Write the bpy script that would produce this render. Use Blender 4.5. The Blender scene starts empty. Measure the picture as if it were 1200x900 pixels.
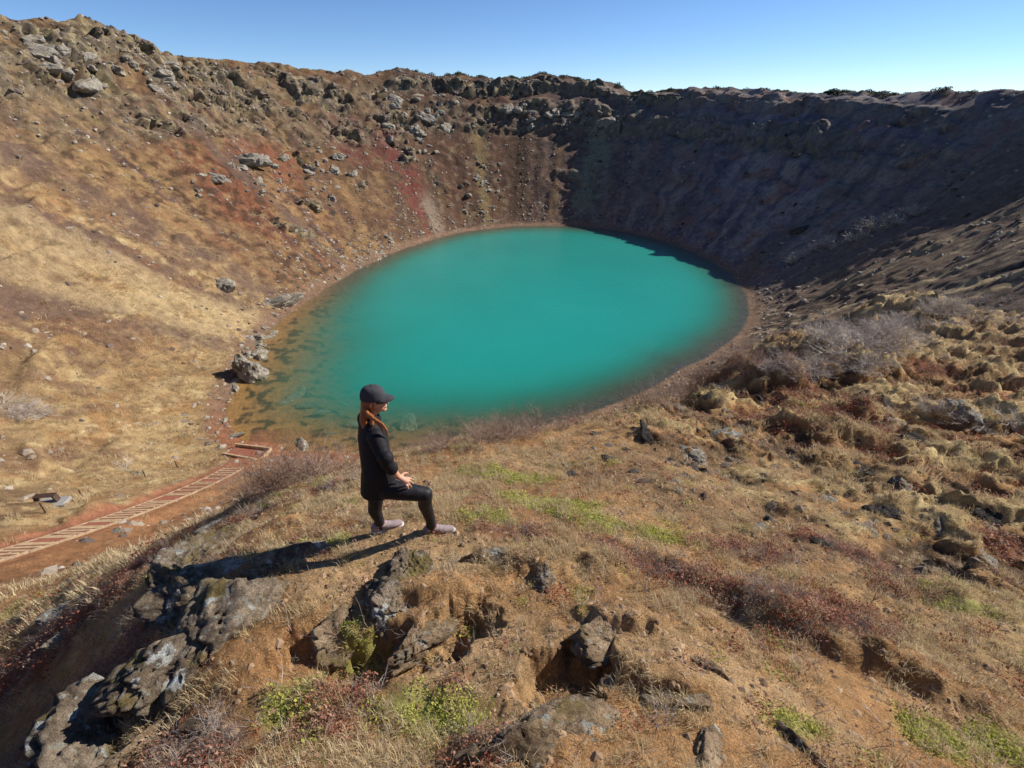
import bpy, bmesh, math, random
import numpy as np
from mathutils import Vector, Matrix, Euler

random.seed(7)
RNG = np.random.default_rng(11)
scene = bpy.context.scene
COL = scene.collection

# ------------------------------------------------------------------ camera, sky, sun, exposure
CAM_H = 36.0
PITCH = math.radians(29.2)
cam_data = bpy.data.cameras.new("camera")
cam_data.sensor_width = 36.0
cam_data.lens = 18.0
cam_data.clip_start = 0.05
cam_data.clip_end = 9000.0
cam = bpy.data.objects.new("camera", cam_data)
cam.location = (0, 0, CAM_H)
cam.rotation_euler = (math.pi / 2 - PITCH, 0, 0)
COL.objects.link(cam)
scene.camera = cam

SUN_ELEV = math.radians(34.0)
SUN_AZ = math.radians(70.0)          # clockwise from +Y (the view direction)
world = bpy.data.worlds.new("World")
scene.world = world
world.use_nodes = True
wn = world.node_tree
wn.nodes.clear()
w_out = wn.nodes.new("ShaderNodeOutputWorld")
w_bg = wn.nodes.new("ShaderNodeBackground")
w_sky = wn.nodes.new("ShaderNodeTexSky")
w_sky.sky_type = 'NISHITA'
w_sky.sun_disc = False
w_sky.sun_elevation = SUN_ELEV
w_sky.sun_rotation = SUN_AZ
w_sky.altitude = 2500.0
w_sky.air_density = 0.8
w_sky.dust_density = 0.0
w_sky.ozone_density = 6.0
w_bg.inputs["Strength"].default_value = 0.092
wn.links.new(w_sky.outputs[0], w_bg.inputs["Color"])
wn.links.new(w_bg.outputs[0], w_out.inputs["Surface"])

sun_data = bpy.data.lights.new("sun", 'SUN')
sun_data.energy = 4.6
sun_data.angle = math.radians(0.5)
sun_data.color = (1.0, 0.945, 0.86)
sun = bpy.data.objects.new("sun", sun_data)
sun_dir = Vector((math.sin(SUN_AZ) * math.cos(SUN_ELEV), math.cos(SUN_AZ) * math.cos(SUN_ELEV), math.sin(SUN_ELEV)))
sun.rotation_euler = sun_dir.to_track_quat('Z', 'Y').to_euler()
sun.location = (60, 60, 120)
COL.objects.link(sun)

scene.view_settings.view_transform = 'Standard'
scene.view_settings.look = 'None'
scene.view_settings.exposure = 0.56
scene.view_settings.gamma = 1.0
scene.view_settings.use_curve_mapping = False
scene.cycles.max_bounces = 6
scene.cycles.transparent_max_bounces = 12
scene.cycles.use_denoising = True

# ------------------------------------------------------------------ numpy noise
_perm = np.random.default_rng(5).permutation(512).astype(np.int64)
_g3 = np.random.default_rng(6).normal(size=(512, 3))
_g3 /= np.linalg.norm(_g3, axis=1)[:, None]
def _h(ix, iy, iz):
    return _perm[(_perm[(_perm[ix & 511] + iy) & 511] + iz) & 511]
def perlin(x, y, z):
    x0 = np.floor(x).astype(np.int64); y0 = np.floor(y).astype(np.int64); z0 = np.floor(z).astype(np.int64)
    fx = x - x0; fy = y - y0; fz = z - z0
    u = fx*fx*fx*(fx*(fx*6-15)+10); v = fy*fy*fy*(fy*(fy*6-15)+10); w = fz*fz*fz*(fz*(fz*6-15)+10)
    r = 0
    for dx in (0, 1):
        wx = u if dx else 1-u
        for dy in (0, 1):
            wy = v if dy else 1-v
            for dz in (0, 1):
                wz = w if dz else 1-w
                g = _g3[_h(x0+dx, y0+dy, z0+dz)]
                r = r + wx*wy*wz*(g[..., 0]*(fx-dx)+g[..., 1]*(fy-dy)+g[..., 2]*(fz-dz))
    return r*1.6
def fbm(x, y, z, octv=4, gain=0.5, ridge=False):
    a = 1.0; s = 0; n = 0
    for i in range(octv):
        p = perlin(x, y, z)
        s = s + a*((1-2*np.abs(p)) if ridge else p); n += a
        x = x*2.03+17.1; y = y*2.03-9.3; z = z*2.03+4.7; a *= gain
    return s/n
def worley(x, y, z):
    x0 = np.floor(x).astype(np.int64); y0 = np.floor(y).astype(np.int64); z0 = np.floor(z).astype(np.int64)
    f1 = np.full(x.shape, 9.0); f2 = np.full(x.shape, 9.0); cid = np.zeros(x.shape)
    for dx in (-1, 0, 1):
        for dy in (-1, 0, 1):
            for dz in (-1, 0, 1):
                k = _h(x0+dx, y0+dy, z0+dz); g = _g3[k]
                d = (x0+dx+.5+.5*g[..., 0]-x)**2+(y0+dy+.5+.5*g[..., 1]-y)**2+(z0+dz+.5+.5*g[..., 2]-z)**2
                c = d < f1
                f2 = np.where(c, f1, np.minimum(f2, d)); cid = np.where(c, k/512.0, cid); f1 = np.where(c, d, f1)
    return np.sqrt(f1), np.sqrt(f2), cid
def sstep(a, b, x):
    t = np.clip((x-a)/(b-a), 0, 1); return t*t*(3-2*t)
def lerp(a, b, t): return a+(b-a)*t

# ------------------------------------------------------------------ helper: a picture direction at a given depth is a point of the place
_cp, _sp = math.cos(PITCH), math.sin(PITCH)
def at(px, py, t):
    u = (px-600)/600.0; v = (450-py)/600.0
    return np.array([u*t, t*(_cp+v*_sp), CAM_H+t*(-_sp+v*_cp)])
def at_z(px, py, z):
    v = (450-py)/600.0
    return at(px, py, (z-CAM_H)/(-_sp+v*_cp))

# ------------------------------------------------------------------ the crater: shoreline and rim as curves round a centre
CX, CY = 2.0, 98.0
shore_px = [(655,264),(600,265),(540,272),(490,286),(440,306),(400,327),(370,347),(340,368),(312,392),(298,412),(282,440),(268,462),
            (263,485),(270,508),(292,523),(340,529),(400,533),(460,530),(520,522),(600,508),(680,488),(740,466),(800,432),(850,405),
            (873,383),(878,356),(866,331),(840,310),(800,290),(750,275),(700,267)]
_s = np.array([at_z(x, y, 0) for x, y in shore_px])
_sphi = np.arctan2(_s[:, 1]-CY, _s[:, 0]-CX); _srho = np.hypot(_s[:, 1]-CY, _s[:, 0]-CX)
rim_px = [(0,24,100),(55,21,108),(110,20,117),(150,37,122),(200,64,132),(260,70,142),(330,74,152),(400,79,163),(440,87,170),(480,83,176),(530,88,182),
          (580,94,187),(640,86,190),(700,97,190),(740,106,186),(800,104,178),(850,102,170),(900,106,160),(960,108,148),(1040,106,132),
          (1120,104,117),(1200,105,104)]
_r = [tuple(at(*p)) for p in rim_px]+[(104,90,38),(88,55,37),(62,22,36),(32,-6,35),(8,-14,35.2),(-12,-14,35),(-40,-8,35),(-66,6,37),(-88,32,42),(-102,70,50)]
_r = np.array(_r)
_rphi = np.arctan2(_r[:, 1]-CY, _r[:, 0]-CX); _rrho = np.hypot(_r[:, 1]-CY, _r[:, 0]-CX); _rz = _r[:, 2]
_PH = np.linspace(-math.pi, math.pi, 1441)[:-1]
def _curve(ph, val, smooth):
    o = np.argsort(ph)
    v = np.interp(_PH, ph[o], val[o], period=2*math.pi)
    k = np.hanning(smooth*2+1); k /= k.sum()
    return np.convolve(np.concatenate([v[-smooth:], v, v[:smooth]]), k, 'valid')
RS, RR, RZ = _curve(_sphi, _srho, 10), _curve(_rphi, _rrho, 10), _curve(_rphi, _rz, 5)
def _per(tab, ph): return np.interp(ph, _PH, tab, period=2*math.pi)
def _lobe(ph, c, w):
    d = np.abs((ph-math.radians(c)+math.pi) % (2*math.pi)-math.pi)
    return sstep(math.radians(w), 0, d)

def crater_coords(x, y):
    ph = np.arctan2(y-CY, x-CX); rho = np.hypot(y-CY, x-CX)
    rs = _per(RS, ph); rr = _per(RR, ph)
    return ph, rho, rs, rr, (rho-rs)/(rr-rs)
def crater_z(x, y):
    ph, rho, rs, rr, s = crater_coords(x, y)
    zr = _per(RZ, ph)
    sc = np.clip(s, 0, 1)
    far = _lobe(ph, 70, 75); left = _lobe(ph, 165, 50); flat = _lobe(ph, 222, 42)
    h0 = lerp(0.30*sc+0.70*sc**1.35, sc**1.7*0.7+0.3*sc**1.1, flat)
    h1 = np.interp(sc, [0, .03, .12, .62, .70, .80, .86, 1.0], [0, .012, .085, .64, .79, .86, .955, 1.0])
    h2 = np.interp(sc, [0, .03, .15, .74, .79, .90, 1.0], [0, .012, .11, .70, .79, .91, 1.0])
    h = lerp(h0, h1, np.clip(far*1.5, 0, 1)); h = lerp(h, h2, np.clip(left*1.3, 0, 1)*(1-flat))
    z_in = h*zr
    out = np.maximum(rho-rr, 0)
    z_out = zr-np.minimum(out*0.16, 9)
    d = np.maximum(rs-rho, 0)
    sh = _lobe(ph, 222, 95)
    z_bed = -np.minimum(lerp(.22, .075, sh)*d+lerp(.022, .0042, sh)*d*d, 11)
    return np.where(s < 0, z_bed, np.where(s > 1, z_out, z_in))

# ------------------------------------------------------------------ the spur in front of the camera: control points in (bearing, log range)
spur_px = [(0,900,5.6),(110,900,4.0),(190,900,3.0),(300,900,2.8),(450,900,2.7),(600,900,2.6),(750,900,2.55),(900,900,2.6),(1050,900,2.75),(1200,900,3.0),
 (0,800,7.0),(90,800,5.9),(190,790,3.75),(270,790,3.5),(400,800,3.35),(550,800,3.3),(700,800,3.15),(850,800,3.2),(1000,800,3.4),(1200,800,3.75),
 (0,740,8.6),(110,730,6.6),(190,700,5.4),(260,690,4.55),(400,700,4.1),(550,700,4.1),(700,690,4.25),(850,700,4.4),(1000,700,4.8),(1200,700,5.4),
 (0,686,10.6),(110,658,9.6),(180,634,9.0),(250,607,8.3),(340,562,8.2),(400,548,8.6),(470,530,9.0),(300,635,5.7),(360,610,5.6),(450,621,5.1),(520,614,5.15),
 (400,585,6.3),(560,575,6.4),(560,512,9.2),(640,548,7.6),(640,503,10.2),(700,493,11.8),(760,480,14.2),(820,450,21),(640,620,5.2),(760,622,5.5),(760,560,7.0),(900,620,6.0),
 (1050,620,6.6),(1200,620,7.3),(850,550,8.2),(1000,540,9.6),(1200,530,11.2),(850,485,13),(1000,470,15.5),(1200,450,19),(900,420,25),(1050,408,28),(1200,380,31),
 (950,388,42),(1100,352,46),(1200,322,48)]
_c = [at(*p) for p in spur_px]
for i in [p for p, q in enumerate(spur_px) if q[:2] in ((0,686),(110,658),(180,634),(250,607),(340,562),(400,548),(470,530),(560,512),(640,503),(700,493),(760,480),(820,450))]:
    x, y, z = _c[i]
    for k, g in ((1.3, 1.0), (2.2, 1.15)):
        r = math.hypot(x, y); _c.append(np.array([x*k, y*k, z-r*(k-1)*g]))
_c += [np.array(p) for p in ((0,.35,34.25),(-.7,.3,34.0),(.7,.3,34.2),(0,-1.5,34.4),(4,-1,34.1),(9,-2,34.6),(14,3,32.5),(28,10,31),(-4,-1,33.6),(-9,0,31.5),(0,-6,34.8),(-6,-8,34.5),(8,-9,35),(-20,4,27),(36,22,27))]
_c = np.array(_c)
def _lp(x, y):
    r = np.hypot(x, y)
    az = np.arctan2(x, y)
    return np.stack([np.sin(az)*1.25, np.cos(az)*1.25, np.log(np.maximum(r, .3))*1.0], -1), np.maximum(r, .3)
_q, _qr = _lp(_c[:, 0], _c[:, 1])
_v = (_c[:, 2]-CAM_H)/(_qr+0.6)
_EPS = 0.02
_D = np.sqrt(((_q[:, None]-_q[None])**2).sum(2)+_EPS)
_A = np.block([[_D+np.eye(len(_q))*0.004*-1, np.ones((len(_q), 1)), _q], [np.ones((1, len(_q))), np.zeros((1, 4))], [_q.T, np.zeros((3, 4))]])
_w = np.linalg.solve(_A, np.concatenate([_v, np.zeros(4)]))
def spur_z(x, y):
    q, r = _lp(x, y)
    n = len(_q); out = np.full(x.shape, _w[n])
    for i in range(3): out = out+_w[n+1+i]*q[..., i]
    for i in range(n): out = out+_w[i]*np.sqrt(((q-_q[i])**2).sum(-1)+_EPS)
    return CAM_H+out*(r+0.6)-np.maximum(r-44, 0)*0.6
def base_z(x, y):
    a = crater_z(x, y); r = np.hypot(x, y); z = a.copy()
    m = r < 90
    if m.any():
        b = spur_z(x[m], y[m]); am = a[m]; k = np.clip(r[m]*0.03, 0.12, 0.8)
        b = np.maximum(b, am-6)
        t = np.clip(0.5+0.5*(b-am)/k, 0, 1)
        z[m] = lerp(am, b, t)+k*t*(1-t)
    return z
# ------------------------------------------------------------------ terrain sheet: rings and bearings, finer where the ground is near
def _rings():
    ks = np.array([0.25, 1.0, 4, 8, 15, 30, 60, 100, 235, 300, 600, 7000]); sp = np.array([.05, .022, .026, .05, .10, .20, .36, .42, .42, 3.0, 60, 900])
    r = [0.25]
    while r[-1] < 7000: r.append(r[-1]+float(np.interp(r[-1], ks, sp)))
    return np.array(r)
RING = _rings()
_f = np.radians(np.linspace(-67, 67, 741))
_b = np.radians(np.linspace(67, 293, 62))[1:-1]
BEAR = np.concatenate([_f, _b])
NR, NB = len(RING), len(BEAR)
GX = RING[:, None]*np.sin(BEAR)[None]; GY = RING[:, None]*np.cos(BEAR)[None]
GZ = base_z(GX, GY)
PH, RHO, RSV, RRV, S = crater_coords(GX, GY)
GR = np.broadcast_to(RING[:, None], GX.shape)
_spur = np.zeros_like(GX); _m = GR < 90
_spur[_m] = sstep(0.0, 1.6, GZ[_m]-crater_z(GX[_m], GY[_m]))      # 1 on the spur, 0 on the crater wall itself
SPUR = _spur
ARC = PH*70.0

def bump(x0, y0, rx, ry, ang, h, steep=0.0):
    """a hummock at a place on the ground; steep > 0 makes its sun-averted side a scarp"""
    dx = GX-x0; dy = GY-y0; c, s_ = math.cos(ang), math.sin(ang)
    m = (np.abs(dx) < 3*max(rx, ry)) & (np.abs(dy) < 3*max(rx, ry))
    u = (dx[m]*c+dy[m]*s_)/rx; v = (-dx[m]*s_+dy[m]*c)/ry
    d = np.sqrt(u*u+v*v)*(1+.5*fbm(GX[m]/(.45*rx), GY[m]/(.45*rx), u*0+x0, 3))+.12*fbm(GX[m]/.22, GY[m]/.22, u*0, 2)
    GZ[m] += h*np.where(d < 1, sstep(1.0, 0.25+0.45*steep, d), 0)

def place(px, py):
    """ground point seen in a picture direction: first ring of the sheet that reaches the sight line"""
    u = (px-600)/600.0; v = (450-py)/600.0
    dx, dy, dz = u, _cp+v*_sp, -_sp+v*_cp
    az = math.atan2(dx, dy); tan = dz/math.hypot(dx, dy)
    j = int(np.argmin(np.abs(_f-az)))
    k = np.nonzero((GZ[:, j]-CAM_H)/GR[:, j] >= tan)[0]
    k = k[k > 3]
    i = int(k[0]) if len(k) else NR-1
    return np.array([GX[i, j], GY[i, j], GZ[i, j]])

# --- relief of the crater walls
wall = (1-SPUR)*sstep(0.01, 0.12, S)*sstep(600, 300, GR)
m = wall > 0.001
x, y, z, sv, ar = GX[m], GY[m], GZ[m], S[m], ARC[m]
slope_d = sv*60.0
d = 1.5*fbm(x/26, y/26, z/26, 3)+0.55*fbm(x/6.5, y/6.5, z/6.5, 3)
d += (0.55+.7*_lobe(PH[m], 40, 60))*fbm(ar/3.2, slope_d/34, z*0, 3)*sstep(.95, .6, sv)          # gullies running down the scree
far_l = _lobe(PH[m], 70, 80); left_l = _lobe(PH[m], 155, 60)
wob = 0.05*fbm(ar/20, z*0, z*0+3, 3)+0.03*fbm(ar/6, z*0, z*0+9, 2)
band = (sstep(.56, .62, sv+wob)*sstep(.76, .70, sv+wob)+sstep(.79, .82, sv+wob)*sstep(.93, .87, sv+wob))
band = band*np.clip(far_l*1.6+left_l*0.9, 0, 1)
crag = sstep(-.1, .25, fbm(x/14+5, y/14, z/14, 3))*(0.35+0.65*sstep(.45, .7, sv))
topcrag = sstep(.66, .80, sv+wob)*np.clip(_lobe(PH[m], 152, 50)*1.8, 0, 1)*sstep(-.22, .02, fbm(x/11, y/11+9, z/11, 3))
midcrag = sstep(.30, .40, fbm(x/9+31, y/9, z/9, 3))*sstep(.06, .15, sv)*sstep(.75, .6, sv)*np.clip(_lobe(PH[m], 135, 55)*1.6, 0, 1)
topcrag = np.maximum(topcrag, midcrag)
CLIFF = np.zeros_like(GX); CLIFF[m] = np.clip(np.maximum(band*(0.35+0.65*crag), topcrag), 0, 1)*wall[m]*(1-.55*sstep(.93, .99, sv))
w1a, w2a, ida = worley(x/4.6+1.1*perlin(x/6, y/6, z/6), y/4.6+1.1*perlin(x/6+9, y/6, z/6), z/2.6+.5*perlin(x/5, y/5+4, z/5))
w1b, w2b, idb = worley(x/1.7, y/1.7, z/1.3)
blk = (ida-.5)*3.8+np.minimum((w2a-w1a)*1.2, .3)+(idb-.5)*1.9+np.minimum((w2b-w1b)*.8, .2)
GZ[m] += d*wall[m]
push = CLIFF[m]*blk
inx = (CX-GX[m]); iny = (CY-GY[m]); il = np.hypot(inx, iny)
GX[m] += inx/il*push*0.8; GY[m] += iny/il*push*0.8; GZ[m] += push*0.45
rough = (0.30*fbm(x/2.2, y/2.2, z/2.2, 3)+.30*np.maximum(0, fbm(x/1.2, y/1.2+7, z/1.2, 2)))*(0.4+0.9*sstep(-.2, .3, fbm(x/18, y/18, z/18+4, 2)))
ledge = np.sin(z*(2*math.pi/6.5)+5*fbm(x/15, y/15, z*0+7, 3))+.5*np.sin(z*(2*math.pi/2.6)+6*fbm(x/9, y/9, z*0+2, 3))
GZ[m] += (rough+.75*ledge*sstep(.0, .3, fbm(x/13+3, y/13, z/13, 3)+.35*sstep(.3, .7, sv)-.1)*sstep(.1, .3, sv)*(1-np.clip(1.6*_lobe(PH[m], -25, 60), 0, 1)))*wall[m]
# lumpy lava along the rim line
m = (S > .93) & (GR > 60) & (GR < 330) & (S < 1.25)
rimb = sstep(.93, 1.0, S[m])*sstep(1.25, 1.05, S[m])*(0.5+0.6*_lobe(PH[m], 70, 70))
GZ[m] += rimb*(1.3*np.abs(fbm(GX[m]/5, GY[m]/5, GZ[m]*0, 3))+0.8*np.maximum(0, fbm(GX[m]/1.8, GY[m]/1.8, GZ[m]*0+5, 2))-.2)
# shore shelf and lake bed
m = (S < .06) & (S > -1.0) & (GR < 230)
GZ[m] += (0.16*fbm(GX[m]/2.6, GY[m]/2.6, GZ[m]*0, 4)+.25*np.maximum(0, fbm(GX[m]/1.6, GY[m]/1.6, GZ[m]*0+8, 3)-.12))*(1-SPUR[m])

# --- relief of the spur
m = (SPUR > 0.001) & (GR < 95)
x, y, r = GX[m], GY[m], GR[m]; zz = x*0
sp = SPUR[m]*np.clip(r/2.2, .35, 1)
hum = sstep(0.6, 3.0, x-0.08*y)*sstep(3.6, 6.5, r)                       # hummocky turf on the right
right_soil = sstep(2.4, .8, np.hypot((x-2.4)/1.7, (y-5.4)/1.5))          # bare scoop
wx = x+.5*fbm(x/1.1, y/1.1, zz+2, 3); wy = y+.5*fbm(x/1.1, y/1.1, zz+8, 3)
h1 = fbm(wx/3.2, wy/2.2, zz, 3); h2 = fbm(wx/1.2, wy/.9, zz+3, 4); h3 = fbm(wx/.5, wy/.42, zz+5, 3)
terr = sstep(-.16, .20, h1)*.50+sstep(-.06, .16, h2)*.26+.16*h3+.10*fbm(wx/.2, wy/.2, zz+4, 3)+sstep(-.1, .2, h3)*.08
dz = hum*(1-.75*right_soil)*(terr-.25)*np.clip(.46+.026*r, .3, 1.15)
dz += (.12*fbm(x/1.4, y/1.4, zz+1, 3)+.050*fbm(x/.45, y/.45, zz, 3))*sstep(.8, 2.2, r)
f1 = fbm(x/.16, y/.16, zz, 4); dz += (.020*f1+.018*np.maximum(0, fbm(x/.09, y/.09, zz+6, 2)-.15))*sstep(22, 9, r)
GZ[m] += dz*sp
HUM = np.zeros_like(GX); HUM[m] = hum*SPUR[m]
HTER = np.zeros_like(GX); HTER[m] = terr
# hollows and scarps of the foreground: place, size in metres, direction, height
for px, py, rx, ry, a, h, st in ((455, 765, .62, .30, .2, -.34, .6), (545, 735, .34, .26, .3, -.26, .6), (665, 785, .42, .30, .6, -.34, .7), (360, 765, .34, .30, .4, -.24, .6),
        (500, 690, .50, .20, .2, .14, .4), (730, 725, .40, .20, -.2, .16, .6), (640, 660, .5, .25, -.2, .12, .4), (620, 870, .45, .3, 0, .10, .3), (780, 800, .40, .14, -.2, .12, .7),
        (860, 700, 1.0, .32, -.75, .16, .4), (960, 745, .9, .30, -.7, .16, .5), (1090, 800, .6, .30, -.6, .16, .5), (700, 660, .5, .25, -.6, .14, .4),
        (250, 700, .8, .45, .9, .22, .3), (300, 640, .7, .4, .7, .18, .3), (170, 830, .6, .35, .9, .15, .3),
        (780, 520, .9, .35, -.4, .30, .6), (950, 500, 1.3, .7, 0, .45, .5), (1000, 490, .8, .6, 0, .35, .4), (930, 540, 1.0, .4, 0, .35, .6), (1080, 575, 1.3, .5, .1, .45, .7),
        (1120, 440, 2.0, .8, 0, .65, .8), (850, 470, 1.2, .5, 0, .35, .6), (1000, 430, 1.8, .7, 0, .4, .7), (890, 600, .7, .3, 0, -.15, .5)):
    p = place(px, py); far_ = math.hypot(p[0], p[1]) > 5.5
    bump(p[0], p[1], rx*(1.25 if far_ else 1), ry*(1.25 if far_ else 1), a, h*(.6 if far_ else .9), st*(.2 if far_ else .45))
# ------------------------------------------------------------------ colour of the ground
def srgb(r, g, b, k=0.98):
    c = np.array([r, g, b])/255.0; c = c*.88+c.mean()*.12
    return np.where(c <= .04045, c/12.92, ((c+.055)/1.055)**2.4)*k
N_ = GX.size
COLR = np.zeros(GX.shape+(3,)); COLR[:] = srgb(120, 92, 66)
def mixc(mask, col):
    global COLR
    COLR += (col-COLR)*np.clip(mask, 0, 1)[..., None]
m = GR < 330
nA = np.zeros_like(GX); nB = nA.copy(); nC = nA.copy(); nD = nA.copy(); nS = nA.copy()
x, y, z = GX[m], GY[m], GZ[m]
nA[m] = fbm(x/22, y/22, z/22, 4); nB[m] = fbm(x/6+40, y/6, z/6, 4); nC[m] = fbm(x/1.8, y/1.8+30, z/1.8, 3)
nS[m] = fbm(ARC[m]/3.5+1.2*nB[m], S[m]*1.6, z*0, 4)                       # streaks down the fall line
nE_ = fbm(x/2.6+11, y/2.6, z/2.6, 5, .62)
nD[m] = fbm(ARC[m]/9+2*nA[m], S[m]*1.1+5, z*0, 3)
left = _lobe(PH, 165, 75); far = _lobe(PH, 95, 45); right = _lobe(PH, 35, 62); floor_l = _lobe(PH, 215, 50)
nearr = _lobe(PH, -35, 55)
# walls
mixc(left, srgb(130, 94, 66)); mixc(left*sstep(-.02, .2, nD), srgb(132, 82, 58)); mixc(left*sstep(.04, .2, nS)*.9, srgb(104, 78, 68))
mixc(left*sstep(.05, .28, nA)*sstep(.3, -.1, nS)*.8, srgb(164, 130, 84)); mixc(left*sstep(.6, .9, S)*.6, srgb(138, 110, 74))
mixc(left*sstep(.1, .35, nB)*sstep(.35, .6, S)*.7, srgb(122, 108, 58))
mixc(far, srgb(98, 70, 56)); mixc(far*sstep(0, .3, nS), srgb(74, 56, 48)); mixc(far*sstep(.1, .4, nB)*.7, srgb(122, 98, 62))
mixc(right, srgb(132, 120, 122)); mixc(right*sstep(0, .2, nS)*.9, srgb(96, 92, 102)); mixc(right*sstep(-.05, -.25, nS)*.7, srgb(168, 152, 140)); mixc(right*sstep(.06, .25, nB)*.8, srgb(150, 108, 92)); mixc(right*sstep(.15, .4, nA)*.6, srgb(104, 108, 90))  # right wall scoria, lightened in the colour to stand in for sky fill and haze
mixc(nearr*(1-right)*(1-SPUR), srgb(122, 102, 86))
mixc(nearr*(1-SPUR)*sstep(.0, .25, nS), srgb(98, 82, 74)); mixc(nearr*(1-SPUR)*sstep(.10, .22, nS+.3*nC), srgb(180, 156, 116)); mixc(nearr*(1-SPUR)*sstep(-.10, -.25, nS+.3*nC), srgb(62, 54, 50))
# straw grass on the lower left slope and floor
grass_l = np.clip(floor_l*1.7, 0, 1)*sstep(.85, .30, S)*sstep(.02, .08, S)
grass_l = grass_l*np.maximum(sstep(.45, .22, S)*.85, sstep(-.12, .12, nB+.8*nD+.4*nC))
mixc(grass_l, srgb(190, 158, 108)); mixc(grass_l*sstep(.05, .3, nB), srgb(168, 128, 82)); mixc(grass_l*sstep(.1, .35, nC), srgb(205, 178, 128)); mixc(grass_l*sstep(.2, .4, nA)*.8, srgb(150, 112, 72))
# tufts, bare spots and stones break every slope into patches
nE = np.zeros_like(GX); nE[m] = nE_
brk = (1-SPUR)*(S > .02)*(S < 1.1)
mixc(brk*left*sstep(.08, .26, nE)*.65, srgb(164, 132, 88)); mixc(brk*left*sstep(-.04, -.2, nE)*.85, srgb(80, 60, 46))
mixc(brk*np.clip(far+right, 0, 1)*sstep(.12, .3, nE)*.6, srgb(140, 124, 100)); mixc(brk*np.clip(far+right, 0, 1)*sstep(-.1, -.3, nE)*.5, srgb(76, 70, 70))
mixc(grass_l*sstep(-.05, -.22, nE)*.75, srgb(140, 108, 76)); mixc(grass_l*sstep(.06, .2, nS)*sstep(.12, .3, S)*.85, srgb(118, 84, 68)); mixc(grass_l*sstep(.05, .25, nD)*sstep(.12, .3, S)*.6, srgb(150, 98, 64))
# red scar and lichen-grey scree on the far wall (bands along the fall line)
def streak(px, py, wdeg, s0, s1, col, soft=.5, lean=0.0, k=1.0, nz=1.0):
    p = place(px, py); ph0 = math.atan2(p[1]-CY, p[0]-CX)
    d = np.abs((PH-ph0-lean*(S-.4)+math.pi) % (2*math.pi)-math.pi)/math.radians(wdeg)+nz*(.9*nB+.7*nC+.5*nS)
    mm = sstep(1, 1-soft, d)*sstep(s0-.06, s0+.04, S+.05*nB)*sstep(s1+.06, s1-.04, S+.05*nB)*(S > 0)*(1-SPUR)*k
    mixc(mm, col)
streak(470, 200, 3.6, .05, .62, srgb(120, 64, 56), .9, .10, .9, 1.5)
streak(415, 160, 5.5, .50, .72, srgb(116, 70, 60), .9, .0, .85, 1.5)
streak(300, 165, 5.0, .42, .62, srgb(140, 84, 62), .6, .0, .7)
streak(695, 190, 3.2, .10, .66, srgb(142, 140, 110), .9, -.03, .8)
streak(565, 220, 2.0, .02, .60, srgb(140, 118, 76), .9, .0, .7)
streak(610, 190, 3.2, .05, .55, srgb(92, 72, 56), .6, .0, .8)
streak(650, 215, 1.0, .05, .5, srgb(136, 104, 70), .6, .0, .6)
streak(505, 250, 3.0, .03, .25, srgb(150, 134, 112), .7, .0, .7)
streak(880, 320, 3.0, .0, .10, srgb(138, 106, 84), .6, .0, .9)
for px, py, w in ((225, 300, 5.5), (140, 300, 4.0), (60, 360, 5.0), (330, 250, 3.0)):
    streak(px, py, w, .05, .66, srgb(112, 88, 76), 1.0, .12, .8, 1.0)
for px, py, w in ((60, 270, 2.2), (190, 350, 2.5), (250, 385, 1.5), (0, 310, 2.0)):
    streak(px, py, w, .03, .62, srgb(192, 164, 118), 1.0, .10, .6)
mixc(CLIFF*.9*sstep(-.5, .1, nC), srgb(134, 122, 104)); mixc(CLIFF*sstep(.1, .3, nC)*.8, srgb(172, 154, 106)); mixc(CLIFF*sstep(-.05, -.3, nC)*.8, srgb(80, 72, 64))
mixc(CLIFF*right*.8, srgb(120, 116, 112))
rimdark = sstep(.95, 1.0, S+.02*nB)*np.clip(_lobe(PH, 60, 60)*1.6, 0, 1)
mixc(rimdark*.9, srgb(54, 58, 44)); mixc(sstep(1.0, 1.1, S)*(GR > 60), srgb(84, 78, 52))
# beach ring and lake bed
beach = sstep(.055, .02, S+.01*nC)*(1-SPUR)
mixc(beach*.85, srgb(142, 112, 88)); mixc(beach*_lobe(PH, 240, 22), srgb(160, 96, 62))
mixc(sstep(.0, -.01, S)*(1-SPUR), srgb(176, 126, 76)); mixc(sstep(-.005, -.03, S)*sstep(.05, .25, nC)*(1-SPUR), srgb(84, 66, 46)); mixc(sstep(.0, -.01, S)*np.clip(1.3-1.6*_lobe(PH, 215, 80), 0, 1)*(1-SPUR), srgb(84, 80, 78))
# the spur
mixc(SPUR, srgb(172, 126, 80)); mixc(SPUR*sstep(-.05, .3, nB+.5*nC), srgb(156, 110, 68))
def patch(px, py, rx, ry, ang, col, k=1.0, soft=.7, wob=.5, mask=None):
    p = place(px, py); c, s_ = math.cos(ang), math.sin(ang)
    dx, dy = GX-p[0], GY-p[1]
    mm_ = (np.hypot(dx, dy) < 2.5*max(rx, ry))
    mm = np.zeros_like(GX)
    f = fbm(GX[mm_]/(.35*min(rx, ry)), GY[mm_]/(.35*min(rx, ry)), GX[mm_]*0+px, 3)
    d = np.hypot((dx[mm_]*c+dy[mm_]*s_)/rx, (-dx[mm_]*s_+dy[mm_]*c)/ry)+wob*f
    mm[mm_] = sstep(1, 1-soft, d)*k
    mixc(mm, col)
    if mask is not None: mask[:] = np.maximum(mask, mm)
mixc(HUM*SPUR*sstep(-.1, .2, nC+.3)*sstep(.3, .55, HTER), srgb(196, 168, 116)); mixc(HUM*SPUR*sstep(.3, .1, HTER)*.9, srgb(88, 66, 50))
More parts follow.
